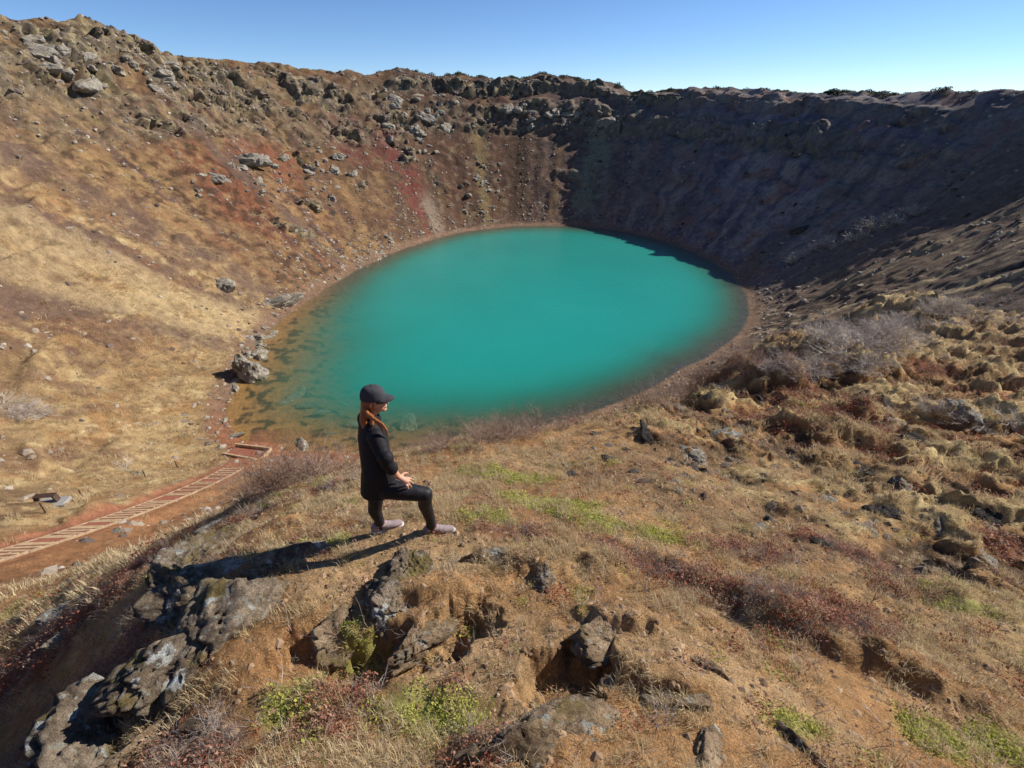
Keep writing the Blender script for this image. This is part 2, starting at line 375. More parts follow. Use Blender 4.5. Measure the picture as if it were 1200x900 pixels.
mixc(HUM*SPUR*sstep(.1, .35, nB)*sstep(.4, .7, HTER)*.8, srgb(142, 100, 70)); mixc(HUM*SPUR*sstep(.05, .3, -nB)*sstep(.5, .7, HTER)*.6, srgb(140, 132, 72))
mixc(HUM*SPUR*sstep(16, 30, GR)*.6, srgb(158, 132, 98))
HEATH = np.zeros_like(GX); GREEN = np.zeros_like(GX); STRAW = np.zeros_like(GX); SOIL = np.zeros_like(GX); GREY = np.zeros_like(GX)
HE, GRN, SOILC = srgb(128, 80, 60), srgb(150, 148, 70), srgb(176, 138, 96)
for px, py, rx, ry, a in ((480, 640, 1.2, .6, 0), (420, 680, .9, .5, 0), (560, 770, .8, .7, 0), (700, 600, .5, .4, 0), (780, 760, 1.0, .4, -.3), (900, 830, .7, .35, -.3), (1130, 850, .5, .3, 0), (450, 590, .8, .8, 0)):
    patch(px, py, rx, ry, a, SOILC, .9, .7, .5, SOIL)
for px, py, rx, ry, a in ((750, 560, 1.3, .7, 0), (860, 600, 1.6, .8, 0), (950, 640, 1.2, .5, 0), (800, 540, 1.2, .5, 0)):
    patch(px, py, rx, ry, a, srgb(138, 104, 72), .9, .7, .5, SOIL)
for px, py, rx, ry, a in ((740, 655, .55, .3, -.5), (820, 680, .7, .3, -.5), (900, 700, .8, .35, -.45), (980, 720, .7, .35, -.4), (1060, 690, .6, .3, -.3), (880, 650, .6, .3, -.3), (1000, 650, .9, .3, -.3), (100, 720, 2.0, .7, .6), (160, 760, 1.2, .5, .7), (30, 780, 1.6, .6, .5), (60, 860, 1.0, .5, .5), (200, 890, .35, .3, 0),
                          (250, 880, .4, .25, 0), (600, 625, .5, .2, 0), (300, 600, .6, .3, 0), (370, 575, .6, .3, 0), (400, 830, .3, .3, 0), (980, 480, 1.2, .8, 0), (1080, 430, 1.6, .8, 0), (1180, 640, .7, .4, 0), (560, 890, .3, .2, 0)):
    patch(px, py, rx, ry, a, HE, .85, .7, .5, HEATH)
for px, py, rx, ry, a in ((640, 590, .8, .35, -.3), (690, 610, .6, .3, -.4), (600, 560, .8, .4, -.2), (570, 605, .4, .2, 0), (1060, 685, .5, .22, -.4), (1120, 710, .5, .22, -.4), (520, 850, .35, .25, 0), (480, 830, .3, .2, 0), (360, 570, .4, .25, .3), (320, 590, .35, .25, .2), (930, 850, .25, .12, 0), (1100, 870, .35, .2, 0), (1180, 880, .3, .2, 0),
                          (950, 480, .9, .6, 0), (40, 710, .8, .4, 0), (780, 630, .4, .2, 0), (380, 640, .3, .2, 0), (340, 830, .3, .25, 0), (420, 780, .3, .2, 0)):
    patch(px, py, rx, ry, a, GRN, .8, .7, .5, GREEN)
for px, py, rx, ry, a in ((520, 570, 1.0, .7, 0), (480, 600, .8, .4, 0), (400, 590, .9, .5, 0), (330, 650, .8, .3, .4), (620, 540, 1.4, .8, 0), (560, 660, .7, .25, 0), (680, 650, .6, .3, 0), (430, 890, .8, .3, 0), (850, 720, .9, .3, -.5), (1100, 760, .8, .3, -.4), (1000, 560, 2.0, 1.0, 0), (80, 690, 2.0, .8, .5)):
    patch(px, py, rx, ry, a, srgb(176, 146, 102), .6, .8, .6, STRAW)
for px, py, rx, ry, a in ((90, 680, 1.2, .5, .6), (130, 650, 1.0, .4, .6)):
    patch(px, py, rx, ry, a, srgb(150, 144, 128), .8, .6, .6, GREY)
STRAW = np.maximum(STRAW, HUM*SPUR*sstep(.35, .6, HTER)*.7)
COLR *= 1+(np.array([1.42, 1.46, 1.44])-1)*SPUR[..., None]
COLR *= (1-.13*(np.clip(left+grass_l, 0, 1)*(1-SPUR)))[..., None]
# the red gravel strip beside the steps
STEP_A, STEP_B = place(300, 533), place(-30, 645)
_sd = (STEP_B-STEP_A)[:2]; STEP_L = float(np.hypot(*_sd)); _sd = _sd/STEP_L; _sn = np.array([-_sd[1], _sd[0]])
def step_uv(x, y):
    return (x-STEP_A[0])*_sd[0]+(y-STEP_A[1])*_sd[1], (x-STEP_A[0])*_sn[0]+(y-STEP_A[1])*_sn[1]
_u, _v2 = step_uv(GX, GY)
near_steps = (_u > -6) & (_u < STEP_L+8) & (np.abs(_v2) < 8) & (SPUR < .5)
strip = np.zeros_like(GX)
strip[near_steps] = sstep(2.6, 1.5, np.abs(_v2[near_steps]+.3)+.5*nC[near_steps])
mixc(strip*.9, srgb(162, 102, 74))
strip2 = np.zeros_like(GX); side = _v2 if (place(150, 640)-place(140, 590))[:2] @ _sn > 0 else -_v2
strip2[near_steps] = (sstep(0, 1, side)*sstep(7, 3, side+nB*2))[near_steps]
mixc(strip2*.7, srgb(164, 112, 72))
# level the bed of the steps
_us = np.linspace(-6, STEP_L+8, 240)
_zs = base_z(STEP_A[0]+_us*_sd[0], STEP_A[1]+_us*_sd[1])
_k = np.hanning(61); _k /= _k.sum()
_zs = np.convolve(np.concatenate([np.full(30, _zs[0]), _zs, np.full(30, _zs[-1])]), _k, 'valid')
_zs = np.maximum(_zs, .25)
def step_z(u): return np.interp(u, _us, _zs)
_lv = np.zeros_like(GX); _lv[near_steps] = sstep(2.8, 1.5, np.abs(_v2[near_steps]))*sstep(-4, -1, _u[near_steps])
GZ += (step_z(_u)-.06-GZ)*_lv
# ------------------------------------------------------------------ materials
def new_mat(name):
    m = bpy.data.materials.new(name); m.use_nodes = True
    nt = m.node_tree; nt.nodes.clear()
    out = nt.nodes.new("ShaderNodeOutputMaterial"); b = nt.nodes.new("ShaderNodeBsdfPrincipled")
    nt.links.new(b.outputs[0], out.inputs["Surface"])
    b.inputs["Specular IOR Level"].default_value = 0.2
    b.inputs["Roughness"].default_value = 0.9
    return m, nt, b, out
def node(nt, t, **kw):
    n = nt.nodes.new(t)
    for k, v in kw.items(): setattr(n, k, v)
    return n
def noise_n(nt, vec, scale, detail=6, rough=.6):
    n = node(nt, "ShaderNodeTexNoise"); n.inputs["Scale"].default_value = scale; n.inputs["Detail"].default_value = detail; n.inputs["Roughness"].default_value = rough
    if vec is not None: nt.links.new(vec, n.inputs["Vector"])
    return n.outputs["Fac"]
def ramp_n(nt, fac, stops):
    r = node(nt, "ShaderNodeValToRGB"); e = r.color_ramp.elements
    while len(e) < len(stops): e.new(.5)
    for q, (p, c) in zip(e, stops):
        q.position = p; q.color = (c, c, c, 1) if not hasattr(c, '__len__') else tuple(c)[:3]+(1,)
    nt.links.new(fac, r.inputs["Fac"]); return r.outputs["Color"]
def mix_n(nt, fac, a, b, mode='MIX'):
    n = node(nt, "ShaderNodeMix", data_type='RGBA', blend_type=mode)
    for sock, v in ((n.inputs["Factor"], fac), (n.inputs["A"], a), (n.inputs["B"], b)):
        if hasattr(v, 'is_output'): nt.links.new(v, sock)
        elif isinstance(v, (int, float)): sock.default_value = v
        else: sock.default_value = tuple(v)[:3]+(1,)
    return n.outputs["Result"]
def bump_n(nt, h, dist, strength=1.0, normal=None):
    n = node(nt, "ShaderNodeBump"); n.inputs["Distance"].default_value = dist; n.inputs["Strength"].default_value = strength
    nt.links.new(h, n.inputs["Height"])
    if normal is not None: nt.links.new(normal, n.inputs["Normal"])
    return n.outputs["Normal"]

def terrain_material():
    m, nt, b, out = new_mat("ground_soil_and_scree")
    geo = node(nt, "ShaderNodeNewGeometry"); pos = geo.outputs["Position"]
    col = node(nt, "ShaderNodeVertexColor", layer_name="Col").outputs["Color"]
    n1 = noise_n(nt, pos, .9, 15, .78); n2 = noise_n(nt, pos, 9.0, 10, .7); n3 = noise_n(nt, pos, 55.0, 6, .65)
    v1 = ramp_n(nt, n1, [(.30, .42), (.5, 1.0), (.70, 1.6)])
    v2 = ramp_n(nt, n2, [(.28, .55), (.5, 1.0), (.75, 1.4)])
    v3 = ramp_n(nt, n3, [(.3, .7), (.5, 1.0), (.72, 1.3)])
    c = mix_n(nt, .8, col, v1, 'MULTIPLY'); c = mix_n(nt, .85, c, v2, 'MULTIPLY'); c = mix_n(nt, .8, c, v3, 'MULTIPLY')
    # litter: pale straw flecks and dark crumbs on the soil
    fl = noise_n(nt, pos, 130.0, 3, .7); fl2 = noise_n(nt, pos, 4.0, 5, .6)
    soilm = node(nt, "ShaderNodeAttribute", attribute_name="litter").outputs["Fac"]
    lm = mix_n(nt, 1.0, ramp_n(nt, fl, [(.56, 0.0), (.64, .75)]), ramp_n(nt, fl2, [(.35, .2), (.6, 1.0)]), 'MULTIPLY'); lm = mix_n(nt, 1.0, lm, soilm, 'MULTIPLY')
    c = mix_n(nt, lm, c, (.52, .41, .27))
    dm = mix_n(nt, 1.0, ramp_n(nt, fl, [(.36, .8), (.44, 0.0)]), soilm, 'MULTIPLY')
    c = mix_n(nt, dm, c, (.10, .062, .036))
    # scattered pale and dark stones in the scree
    vor = node(nt, "ShaderNodeTexVoronoi"); vor.inputs["Scale"].default_value = 1.6; nt.links.new(pos, vor.inputs["Vector"])
    st = ramp_n(nt, vor.outputs["Distance"], [(.10, 1.0), (.22, 0.0)])
    sepc = node(nt, "ShaderNodeSeparateColor"); nt.links.new(vor.outputs["Color"], sepc.inputs[0])
    gate = ramp_n(nt, sepc.outputs[0], [(.66, 0.0), (.70, 1.0)])
    wallm = node(nt, "ShaderNodeAttribute", attribute_name="stony").outputs["Fac"]
    f = mix_n(nt, 1.0, st, gate, 'MULTIPLY'); f = mix_n(nt, 1.0, f, wallm, 'MULTIPLY')
    stone_c = mix_n(nt, sepc.outputs[1], (.07, .06, .055), (.34, .30, .25))
    c = mix_n(nt, f, c, stone_c)
    nt.links.new(c, b.inputs["Base Color"])
    h = noise_n(nt, pos, 2.2, 14, .72)
    nrm = bump_n(nt, h, .55, .7)
    nrm = bump_n(nt, n2, .07, 1.0, nrm); nrm = bump_n(nt, n3, .018, 1.0, nrm)
    nt.links.new(nrm, b.inputs["Normal"])
    b.inputs["Roughness"].default_value = .95; b.inputs["Specular IOR Level"].default_value = .1
    return m
M_TERR = terrain_material()

# ------------------------------------------------------------------ the terrain mesh
def grid_mesh(name, gx, gy, gz, closed=True):
    nr, nb = gx.shape
    v = np.stack([gx, gy, gz], -1).reshape(-1, 3)
    i = np.arange(nr-1)[:, None]*nb; j = np.arange(nb if closed else nb-1)[None]; j2 = (j+1) % nb
    f = np.stack([i+j, i+nb+j, i+nb+j2, i+j2], -1).reshape(-1, 4)
    me = bpy.data.meshes.new(name)
    me.vertices.add(len(v)); me.vertices.foreach_set("co", v.astype(np.float32).ravel())
    me.loops.add(f.size); me.loops.foreach_set("vertex_index", f.astype(np.int32).ravel())
    me.polygons.add(len(f)); me.polygons.foreach_set("loop_start", (np.arange(len(f))*4).astype(np.int32)); me.polygons.foreach_set("loop_total", np.full(len(f), 4, np.int32))
    me.polygons.foreach_set("use_smooth", np.ones(len(f), bool))
    me.update(calc_edges=True)
    return me
def color_attr(me, name, rgb):
    a = me.color_attributes.new(name, 'FLOAT_COLOR', 'POINT')
    a.data.foreach_set("color", np.concatenate([np.clip(rgb, 0, 1), np.ones((len(rgb), 1))], 1).astype(np.float32).ravel())
def float_attr(me, name, v):
    me.attributes.new(name, 'FLOAT', 'POINT').data.foreach_set("value", v.astype(np.float32).ravel())
me = grid_mesh("terrain", GX, GY, GZ)
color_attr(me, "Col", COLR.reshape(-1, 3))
float_attr(me, "stony", np.clip((1-SPUR)*(S > .0)*(.35+.65*sstep(-.1, .3, nS))*(1-.8*grass_l)*sstep(20, 40, GR), 0, 1))
float_attr(me, "litter", SPUR*sstep(25, 8, GR))
me.materials.append(M_TERR)
terrain = bpy.data.objects.new("terrain", me); COL.objects.link(terrain)
terrain["kind"] = "structure"; terrain["label"] = "ochre and brown crater walls and rocky spur of bare soil"; terrain["category"] = "terrain"

# ------------------------------------------------------------------ the lake
def lake():
    ph = np.linspace(-math.pi, math.pi, 361)[:-1]; k = 1-np.linspace(0, 1, 70)**1.0
    k = np.concatenate([[1.06, 1.03], k[:-1], [0.0002]])
    rs = _per(RS, ph)
    x = CX+rs[None]*k[:, None]*np.cos(ph)[None]; y = CY+rs[None]*k[:, None]*np.sin(ph)[None]
    z = np.zeros_like(x)
    dep = np.maximum(-crater_z(x, y), 0)
    dep = dep+.25*fbm(x/5, y/5, z, 3)*np.clip(dep, 0, 1)
    me = grid_mesh("lake_water", x[:, ::-1], y[:, ::-1], z)
    float_attr(me, "depth", dep[:, ::-1].ravel())
    m = bpy.data.materials.new("turquoise_water"); m.use_nodes = True; nt = m.node_tree; nt.nodes.clear()
    out = node(nt, "ShaderNodeOutputMaterial")
    geo = node(nt, "ShaderNodeNewGeometry"); pos = geo.outputs["Position"]
    d = node(nt, "ShaderNodeAttribute", attribute_name="depth").outputs["Fac"]
    ex = node(nt, "ShaderNodeMath", operation='MULTIPLY'); nt.links.new(d, ex.inputs[0]); ex.inputs[1].default_value = -0.55
    clear = node(nt, "ShaderNodeMath", operation='EXPONENT'); nt.links.new(ex.outputs[0], clear.inputs[0])
    body = ramp_n(nt, clear.outputs[0], [(.0, (.011, .270, .225)), (.25, (.022, .225, .165)), (.7, (.09, .17, .09)), (1.0, (.16, .15, .07))])
    n = noise_n(nt, pos, .03, 4, .5); body = mix_n(nt, .5, body, ramp_n(nt, n, [(.3, .86), (.7, 1.14)]), 'MULTIPLY')
    dif = node(nt, "ShaderNodeBsdfDiffuse"); nt.links.new(body, dif.inputs["Color"])
    tr = node(nt, "ShaderNodeBsdfTransparent"); tr.inputs["Color"].default_value = (.93, .96, .86, 1)
    mx = node(nt, "ShaderNodeMixShader"); nt.links.new(clear.outputs[0], mx.inputs[0]); nt.links.new(dif.outputs[0], mx.inputs[1]); nt.links.new(tr.outputs[0], mx.inputs[2])
    w1 = noise_n(nt, pos, 1.1, 6, .6); w2 = noise_n(nt, pos, 5.0, 4, .6)
    nrm = bump_n(nt, w1, .16, .7); nrm = bump_n(nt, w2, .04, .7, nrm)
    gl = node(nt, "ShaderNodeBsdfGlossy"); gl.inputs["Roughness"].default_value = .27; gl.inputs["Color"].default_value = (1, 1, 1, 1); nt.links.new(nrm, gl.inputs["Normal"])
    lw = node(nt, "ShaderNodeLayerWeight"); lw.inputs["Blend"].default_value = .5; nt.links.new(nrm, lw.inputs["Normal"])
    pw = node(nt, "ShaderNodeMath", operation='POWER'); nt.links.new(lw.outputs["Facing"], pw.inputs[0]); pw.inputs[1].default_value = 5.0
    fr = node(nt, "ShaderNodeMath", operation='MULTIPLY_ADD'); nt.links.new(pw.outputs[0], fr.inputs[0]); fr.inputs[1].default_value = .98; fr.inputs[2].default_value = .02
    m2 = node(nt, "ShaderNodeMixShader"); nt.links.new(fr.outputs[0], m2.inputs[0]); nt.links.new(mx.outputs[0], m2.inputs[1]); nt.links.new(gl.outputs[0], m2.inputs[2])
    nt.links.new(m2.outputs[0], out.inputs["Surface"])
    me.materials.append(m)
    o = bpy.data.objects.new("lake_water", me); COL.objects.link(o)
    o["kind"] = "structure"; o["label"] = "turquoise crater lake with brown shallows along its shore"; o["category"] = "lake"
lake()
# ------------------------------------------------------------------ object helpers
def link(name, data, parent=None, loc=(0, 0, 0), rot=(0, 0, 0), scl=(1, 1, 1)):
    o = bpy.data.objects.new(name, data); COL.objects.link(o)
    o.location = loc; o.rotation_euler = rot; o.scale = scl
    if parent is not None: o.parent = parent
    return o
def tag(o, label, cat, group=None, kind=None):
    o["label"] = label; o["category"] = cat
    if group: o["group"] = group
    if kind: o["kind"] = kind
    return o
def mesh_from(name, v, f, mat, smooth=False):
    me = bpy.data.meshes.new(name); me.from_pydata([tuple(p) for p in v], [], f); me.materials.append(mat)
    if smooth: me.polygons.foreach_set("use_smooth", np.ones(len(me.polygons), bool))
    me.update(); return me

# ------------------------------------------------------------------ rocks
def rock_material(name, dark, mid, pale, lichen=.0, moss=0.0, scale=1.0):
    m, nt, b, out = new_mat(name)
    tc = node(nt, "ShaderNodeTexCoord"); oi = node(nt, "ShaderNodeObjectInfo")
    geo = node(nt, "ShaderNodeNewGeometry"); pos = geo.outputs["Position"]
    n1 = noise_n(nt, pos, 2.6*scale, 12, .7); n2 = noise_n(nt, pos, 17*scale, 10, .72); n3 = noise_n(nt, pos, 85*scale, 4, .6)
    c = ramp_n(nt, n1, [(.30, dark), (.50, mid), (.70, pale)])
    c = mix_n(nt, .85, c, ramp_n(nt, n2, [(.32, .28), (.48, 1.0), (.70, 1.6)]), 'MULTIPLY')
    c = mix_n(nt, .7, c, ramp_n(nt, n3, [(.3, .65), (.7, 1.35)]), 'MULTIPLY')
    sep = node(nt, "ShaderNodeSeparateXYZ"); nt.links.new(geo.outputs["Normal"], sep.inputs[0])
    if lichen > 0:
        l1 = noise_n(nt, pos, 6.5*scale, 5, .55)
        lm = ramp_n(nt, l1, [(.70-lichen, 0.0), (.735-lichen, 1.0)])
        c = mix_n(nt, lm, c, mix_n(nt, n2, (.46, .47, .45), (.70, .70, .66)))
        l2 = ramp_n(nt, noise_n(nt, pos, 13*scale, 5, .6), [(.62-lichen*.5, 0.0), (.66-lichen*.5, .75)])
        c = mix_n(nt, l2, c, (.36, .35, .29))
    up = ramp_n(nt, sep.outputs[2], [(.45, 0.0), (.85, 1.0)])
    if moss > 0:
        mm = mix_n(nt, 1.0, up, ramp_n(nt, noise_n(nt, pos, 3.3*scale, 6, .6), [(.62-moss, 0.0), (.72-moss, 1.0)]), 'MULTIPLY')
        c = mix_n(nt, mm, c, mix_n(nt, n2, (.13, .10, .035), (.30, .22, .09)))
    nt.links.new(c, b.inputs["Base Color"])
    nrm = bump_n(nt, n1, .16/scale, .8); nrm = bump_n(nt, n2, .05/scale, 1.0, nrm); nrm = bump_n(nt, n3, .010/scale, 1.0, nrm)
    nt.links.new(nrm, b.inputs["Normal"])
    return m
M_ROCK = rock_material("lichened_lava_rock", (.045, .034, .024), (.22, .165, .115), (.46, .37, .27), .10, .10)
M_ROCK2 = rock_material("soil_stained_rock", (.05, .034, .02), (.28, .195, .12), (.50, .37, .24), .06, .06)
M_ROCKG = rock_material("pitted_grey_rock", (.055, .05, .042), (.25, .22, .18), (.46, .42, .35), .08, .06, 1.4)
M_ROCKF = rock_material("weathered_slope_rock", (.14, .12, .10), (.28, .245, .20), (.44, .39, .32), .05, .10, .30)
M_ROCKD = rock_material("dark_scoria", (.030, .026, .024), (.065, .055, .05), (.12, .10, .09), 0, 0, .5)

def rock_mesh(name, seed, sub, mat, sq=(1, 1, .75), planes=13, rough=.10, pit=.0, smooth=True):
    rg = np.random.default_rng(seed)
    bm = bmesh.new(); bmesh.ops.create_icosphere(bm, subdivisions=sub, radius=1.0)
    v = np.array([p.co[:] for p in bm.verts]); f = [[q.index for q in p.verts] for p in bm.faces]; bm.free()
    v /= np.linalg.norm(v, axis=1)[:, None]
    n = rg.normal(size=(planes, 3)); n /= np.linalg.norm(n, axis=1)[:, None]; d = rg.uniform(.62, 1.0, planes)
    dots = v @ n.T
    rad = np.where(dots > .05, d/np.maximum(dots, .05), 9).min(1)
    rad = np.minimum(rad, 1.25)
    p = v*rad[:, None]; o = seed*7.3
    sh = rough*.9*fbm(p[:, 0]*1.3+o, p[:, 1]*1.3, p[:, 2]*1.3, 2)+rough*.7*fbm(p[:, 0]*4+o, p[:, 1]*4, p[:, 2]*4, 4)
    w1, w2, wi = worley(p[:, 0]*2.0+o, p[:, 1]*2.0, p[:, 2]*3.4)
    sh += rough*.9*(wi-.5)-rough*.9*np.exp(-((w2-w1)/.04)**2)
    if sub >= 4:
        v1_, v2_, vi_ = worley(p[:, 0]*5.2+o, p[:, 1]*5.2+3, p[:, 2]*8.5); sh += rough*.35*(vi_-.5)-rough*.25*np.exp(-((v2_-v1_)/.05)**2)
        lay = (p @ n[0])*6+.8*fbm(p[:, 0]*1.5+o, p[:, 1]*1.5, p[:, 2]*1.5, 2); sh += rough*.35*(np.abs((lay % 1)-.5)*2-.5)
    if sub >= 5: sh += .30*rough*fbm(p[:, 0]*11+o, p[:, 1]*11, p[:, 2]*11, 4, .6)
    if pit: sh -= pit*np.maximum(0, fbm(p[:, 0]*7+o, p[:, 1]*7, p[:, 2]*7, 3)-.05)*2
    p = p+v*sh[:, None]
    p *= np.array(sq)
    return mesh_from(name, p, f, mat, smooth)

def axis_rot(tilt_x, tilt_y, yaw): return (tilt_x, tilt_y, yaw)
NEAR = [rock_mesh("rock_shape", 100+i, 5, M_ROCK, sq, 12, rg_) for i, (sq, rg_) in enumerate((((1, .8, .7), .12), ((1, .55, .6), .12), ((1, .75, .5), .11), ((1, 1, .8), .13)))]
NEARS = [rock_mesh("rock_shape", 120+i, 5, M_ROCK2, sq, 12, .12) for i, sq in enumerate(((1, .8, .6), (1, .6, .7)))]
NEARG = [rock_mesh("rock_shape", 140+i, 5, M_ROCKG, sq, 16, .10, .05) for i, sq in enumerate(((1, .7, .5), (1, .85, .55)))]
def near_rock(px, py, size, sink, mesh, rot, label, group=None, scl=(1, 1, 1), name="rock", kind=None):
    p = place(px, py)
    if kind: label = ("big " if size > .33 else "mid-sized " if size > .2 else "small ")+("long " if scl[0] > 1.25 else "")+kind+label[label.index(" lava"):]
    o = link(name, mesh, None, (p[0], p[1], p[2]-sink*size), rot, (size*scl[0], size*scl[1], size*scl[2]))
    tag(o, label, "rock", group); return o
# the outcrop that runs down beside the spur's edge
near_rock(270, 725, .52, .25, NEAR[0], (.2, .3, .9), "bulging lichen-spotted boulder of the outcrop, overhanging a dark hollow", scl=(1.15, 1, 1))
near_rock(300, 660, .62, .45, NEAR[2], (.1, .15, .7), "broad lichened slab under the shadow of the standing person", scl=(1.3, .9, .8))
near_rock(262, 632, .50, .35, NEAR[1], (-.3, .4, 1.0), "split grey slab at the top of the outcrop", scl=(1.2, .8, .8))
near_rock(205, 775, .50, .35, NEAR[1], (.3, .5, .9), "grey slab with large white lichen patches, below the bulging boulder", scl=(1.2, 1, .9))
near_rock(140, 850, .44, .35, NEAR[3], (.5, .2, 2.0), "dark lichened boulder at the foot of the outcrop")
near_rock(178, 868, .24, .25, NEARS[1], (.4, .6, 1.1), "pinkish rock with a bright white lichen cap", scl=(1.3, .8, 1))
near_rock(250, 840, .36, .5, NEARS[0], (.2, .2, 2.6), "brown slanting rock between the pinkish rock and the grey pitted slab", scl=(1.3, .8, .8))
near_rock(310, 700, .45, .4, NEAR[2], (.1, .2, 2.2), "rounded brown shoulder of rock between the bulging boulder and the bare soil", scl=(1.2, 1, .8))
near_rock(110, 815, .45, .4, NEAR[0], (.3, .3, 1.2), "shadowed slab on the outcrop's outer side over the heather slope", scl=(1.4, .8, .9))
near_rock(220, 700, .40, .35, NEAR[0], (.2, -.3, 2.5), "dark ridge rock above a shaded heather slope", scl=(1.3, .7, .9))
near_rock(235, 655, .40, .35, NEAR[3], (.3, .2, .4), "mottled rock wedged below the split grey slab", scl=(1.1, .8, .7))
near_rock(85, 735, .34, .5, NEARG[0], (.1, .3, .8), "small grey rock in the reddish heather slope", scl=(1.4, .7, .7))
near_rock(280, 598, .55, .55, NEARG[1], (.2, .2, .7), "pale weathered slab on the spur's edge above the steps", scl=(1.5, .6, .5))
near_rock(105, 690, .70, .75, NEARG[1], (.15, .25, .7), "flat grey slab lying in the dry slope", scl=(1.5, .8, .5))
# rocks in the bare soil
near_rock(398, 745, .26, .25, NEARS[0], (.3, .1, .5), "knobbly soil-stained rock throwing a wide shadow", scl=(.9, .9, 1.2))
near_rock(484, 672, .21, .2, NEAR[3], (.2, .3, 1.5), "dark upright rock just below the standing person", scl=(1, .9, 1.2))
near_rock(455, 700, .27, .35, NEAR[0], (.5, .1, 2.4), "black shaded rock leaning under the upright one")
near_rock(500, 735, .24, .35, NEARS[1], (.1, .2, .9), "crusted rock with dry grass hanging over it", scl=(1.4, 1, .9))
near_rock(563, 655, .17, .2, NEARS[1], (.2, .5, .4), "small pale-topped rock beside a deep soil hollow", scl=(1, .9, 1.2))
near_rock(597, 648, .17, .35, NEARG[0], (.1, .1, 2.9), "pale flat stone on the edge of the bare soil", scl=(1.3, .9, .8))
near_rock(640, 675, .17, .3, NEAR[2], (.4, .1, 1.9), "dark little rock under dry roots")
near_rock(712, 745, .24, .2, NEARS[0], (.1, .25, .3), "jutting ledge of rock and soil over a black hollow", scl=(1.2, .9, .75))
near_rock(640, 868, .36, .4, NEARS[1], (.2, .2, .2), "lichen-streaked brown rock with a steep broken side", scl=(1.2, 1.05, .9))
near_rock(385, 880, .40, .6, NEARG[0], (.1, .05, .4), "flat pitted grey slab among dry stalks", scl=(1.2, 1.1, .8))
near_rock(780, 806, .24, .45, NEARS[0], (.2, .1, 2.8), "low crumbling ledge in bare brown soil", scl=(1.3, 1.0, .7))
near_rock(835, 895, .22, .4, NEARS[1], (.1, .3, .7), "dark-cracked rock beside a patch of green shoots", scl=(1.1, 1, .8))
near_rock(955, 893, .22, .35, NEAR[2], (.2, .1, 2.0), "rock with pale lichen crust among bearberry leaves", scl=(1.4, .8, .8))
near_rock(835, 785, .13, .35, NEARS[1], (.4, .2, 2.2), "thin slanting stone stuck in the soil bank", scl=(1.1, .9, .8))
RK = random.Random(3)
MID = [rock_mesh("rock_shape", 200+i, 4, M_ROCKD if i % 2 else M_ROCKG, (1, .8, .6), 12, .2) for i in range(4)]
MIDKIND = ('pale grey', 'dark', 'weathered grey', 'blackish')
mid_px = [(650,552,.18),(672,560,.14),(688,520,.17),(700,510,.15),(712,524,.12),(678,508,.10),(697,528,.09),(724,515,.11),(668,548,.12),(720,540,.16),(745,565,.12),(770,600,.12),(765,598,.1),(800,590,.1),(830,612,.13),(870,625,.16),(893,622,.14),(950,635,.18),
          (845,508,.4),(880,500,.4),(810,530,.25),(900,560,.3),(860,540,.25),(1000,545,.35),(1040,600,.25),(1060,610,.3),(1100,610,.3),(1150,600,.3),(970,590,.2),(930,575,.2),(1120,560,.3),(1080,520,.35),
          (1010,620,.2),(1080,640,.2),(1150,650,.2),(760,505,.3),(800,480,.35),(900,470,.4),(1130,480,.4),(1040,470,.35),(840,455,.4),(960,440,.5),(1060,560,.25)]
for i, (px, py, sz) in enumerate(mid_px):
    near_rock(px, py, sz*RK.uniform(.8, 1.15), .45, MID[i % 4], (RK.uniform(-.4, .4), RK.uniform(-.4, .4), RK.uniform(0, 6)), "dark lava rock poking out of the hummocky turf slope", "lava rocks in the hummocky slope", (RK.uniform(.9, 1.5), 1, RK.uniform(.7, 1)), "rock", MIDKIND[i % 4])

# boulders on the crater's walls and shore
FARR = [rock_mesh("boulder_shape", 300+i, 3, M_ROCKF, (1, RK.uniform(.6, .9), RK.uniform(.5, .8)), 11, .16, smooth=False) for i in range(8)]
def boulder(px, py, size, sink, label, group=None, scl=None, mesh=None, yaw=None):
    p = place(px, py); size *= 1.25
    if group:
        scl = (RK.uniform(.8, 1.4), RK.uniform(.8, 1.1), RK.uniform(.7, 1.1))
        label = ('large ' if size > 1.5 else 'medium ' if size > .7 else 'small ')+('flat ' if scl[2] < .85 else 'blocky ')+('long ' if scl[0] > 1.2 else '')+label
    return tag(link("boulder", mesh or FARR[RK.randrange(8)], None, (p[0], p[1], p[2]-sink*size), (RK.uniform(-.35, .35), RK.uniform(-.35, .35), RK.uniform(0, 6) if yaw is None else yaw),
               tuple(size*q for q in (scl or (RK.uniform(.8, 1.4), RK.uniform(.8, 1.1), RK.uniform(.7, 1.1))))), label, "boulder", group)
boulder(293, 440, 2.0, -.1, "big jagged grey boulder standing at the waterline", scl=(1.1, 1.0, 1.15), mesh=rock_mesh("boulder_shape", 377, 4, M_ROCKF, (.9, .8, .9), 12, .2, smooth=False))
boulder(262, 336, 1.9, .2, "dark boulder with a sunny grass bank beside it, above the shore", scl=(.9, .9, 1.0))
boulder(322, 357, 2.3, .1, "long grey slab split in two, sloping to the water", scl=(1.7, .9, .8), yaw=.4)
boulder(318, 366, 1.4, .3, "narrow slab below the long split slab", scl=(1.8, .7, .5), yaw=.4)
boulder(352, 524, .9, .2, "pale rock on the red beach beside the platform", scl=(1.7, .8, .7))
boulder(267, 490, .8, .3, "flat pale stone at the lake's edge", scl=(1.6, .8, .5))
boulder(268, 512, .9, .3, "long pale stone on the muddy shore near the platform", scl=(1.7, .7, .5))
boulder(158, 556, .7, .25, "brown rock beside a dark bush in the straw grass", scl=(1.4, .9, .7))
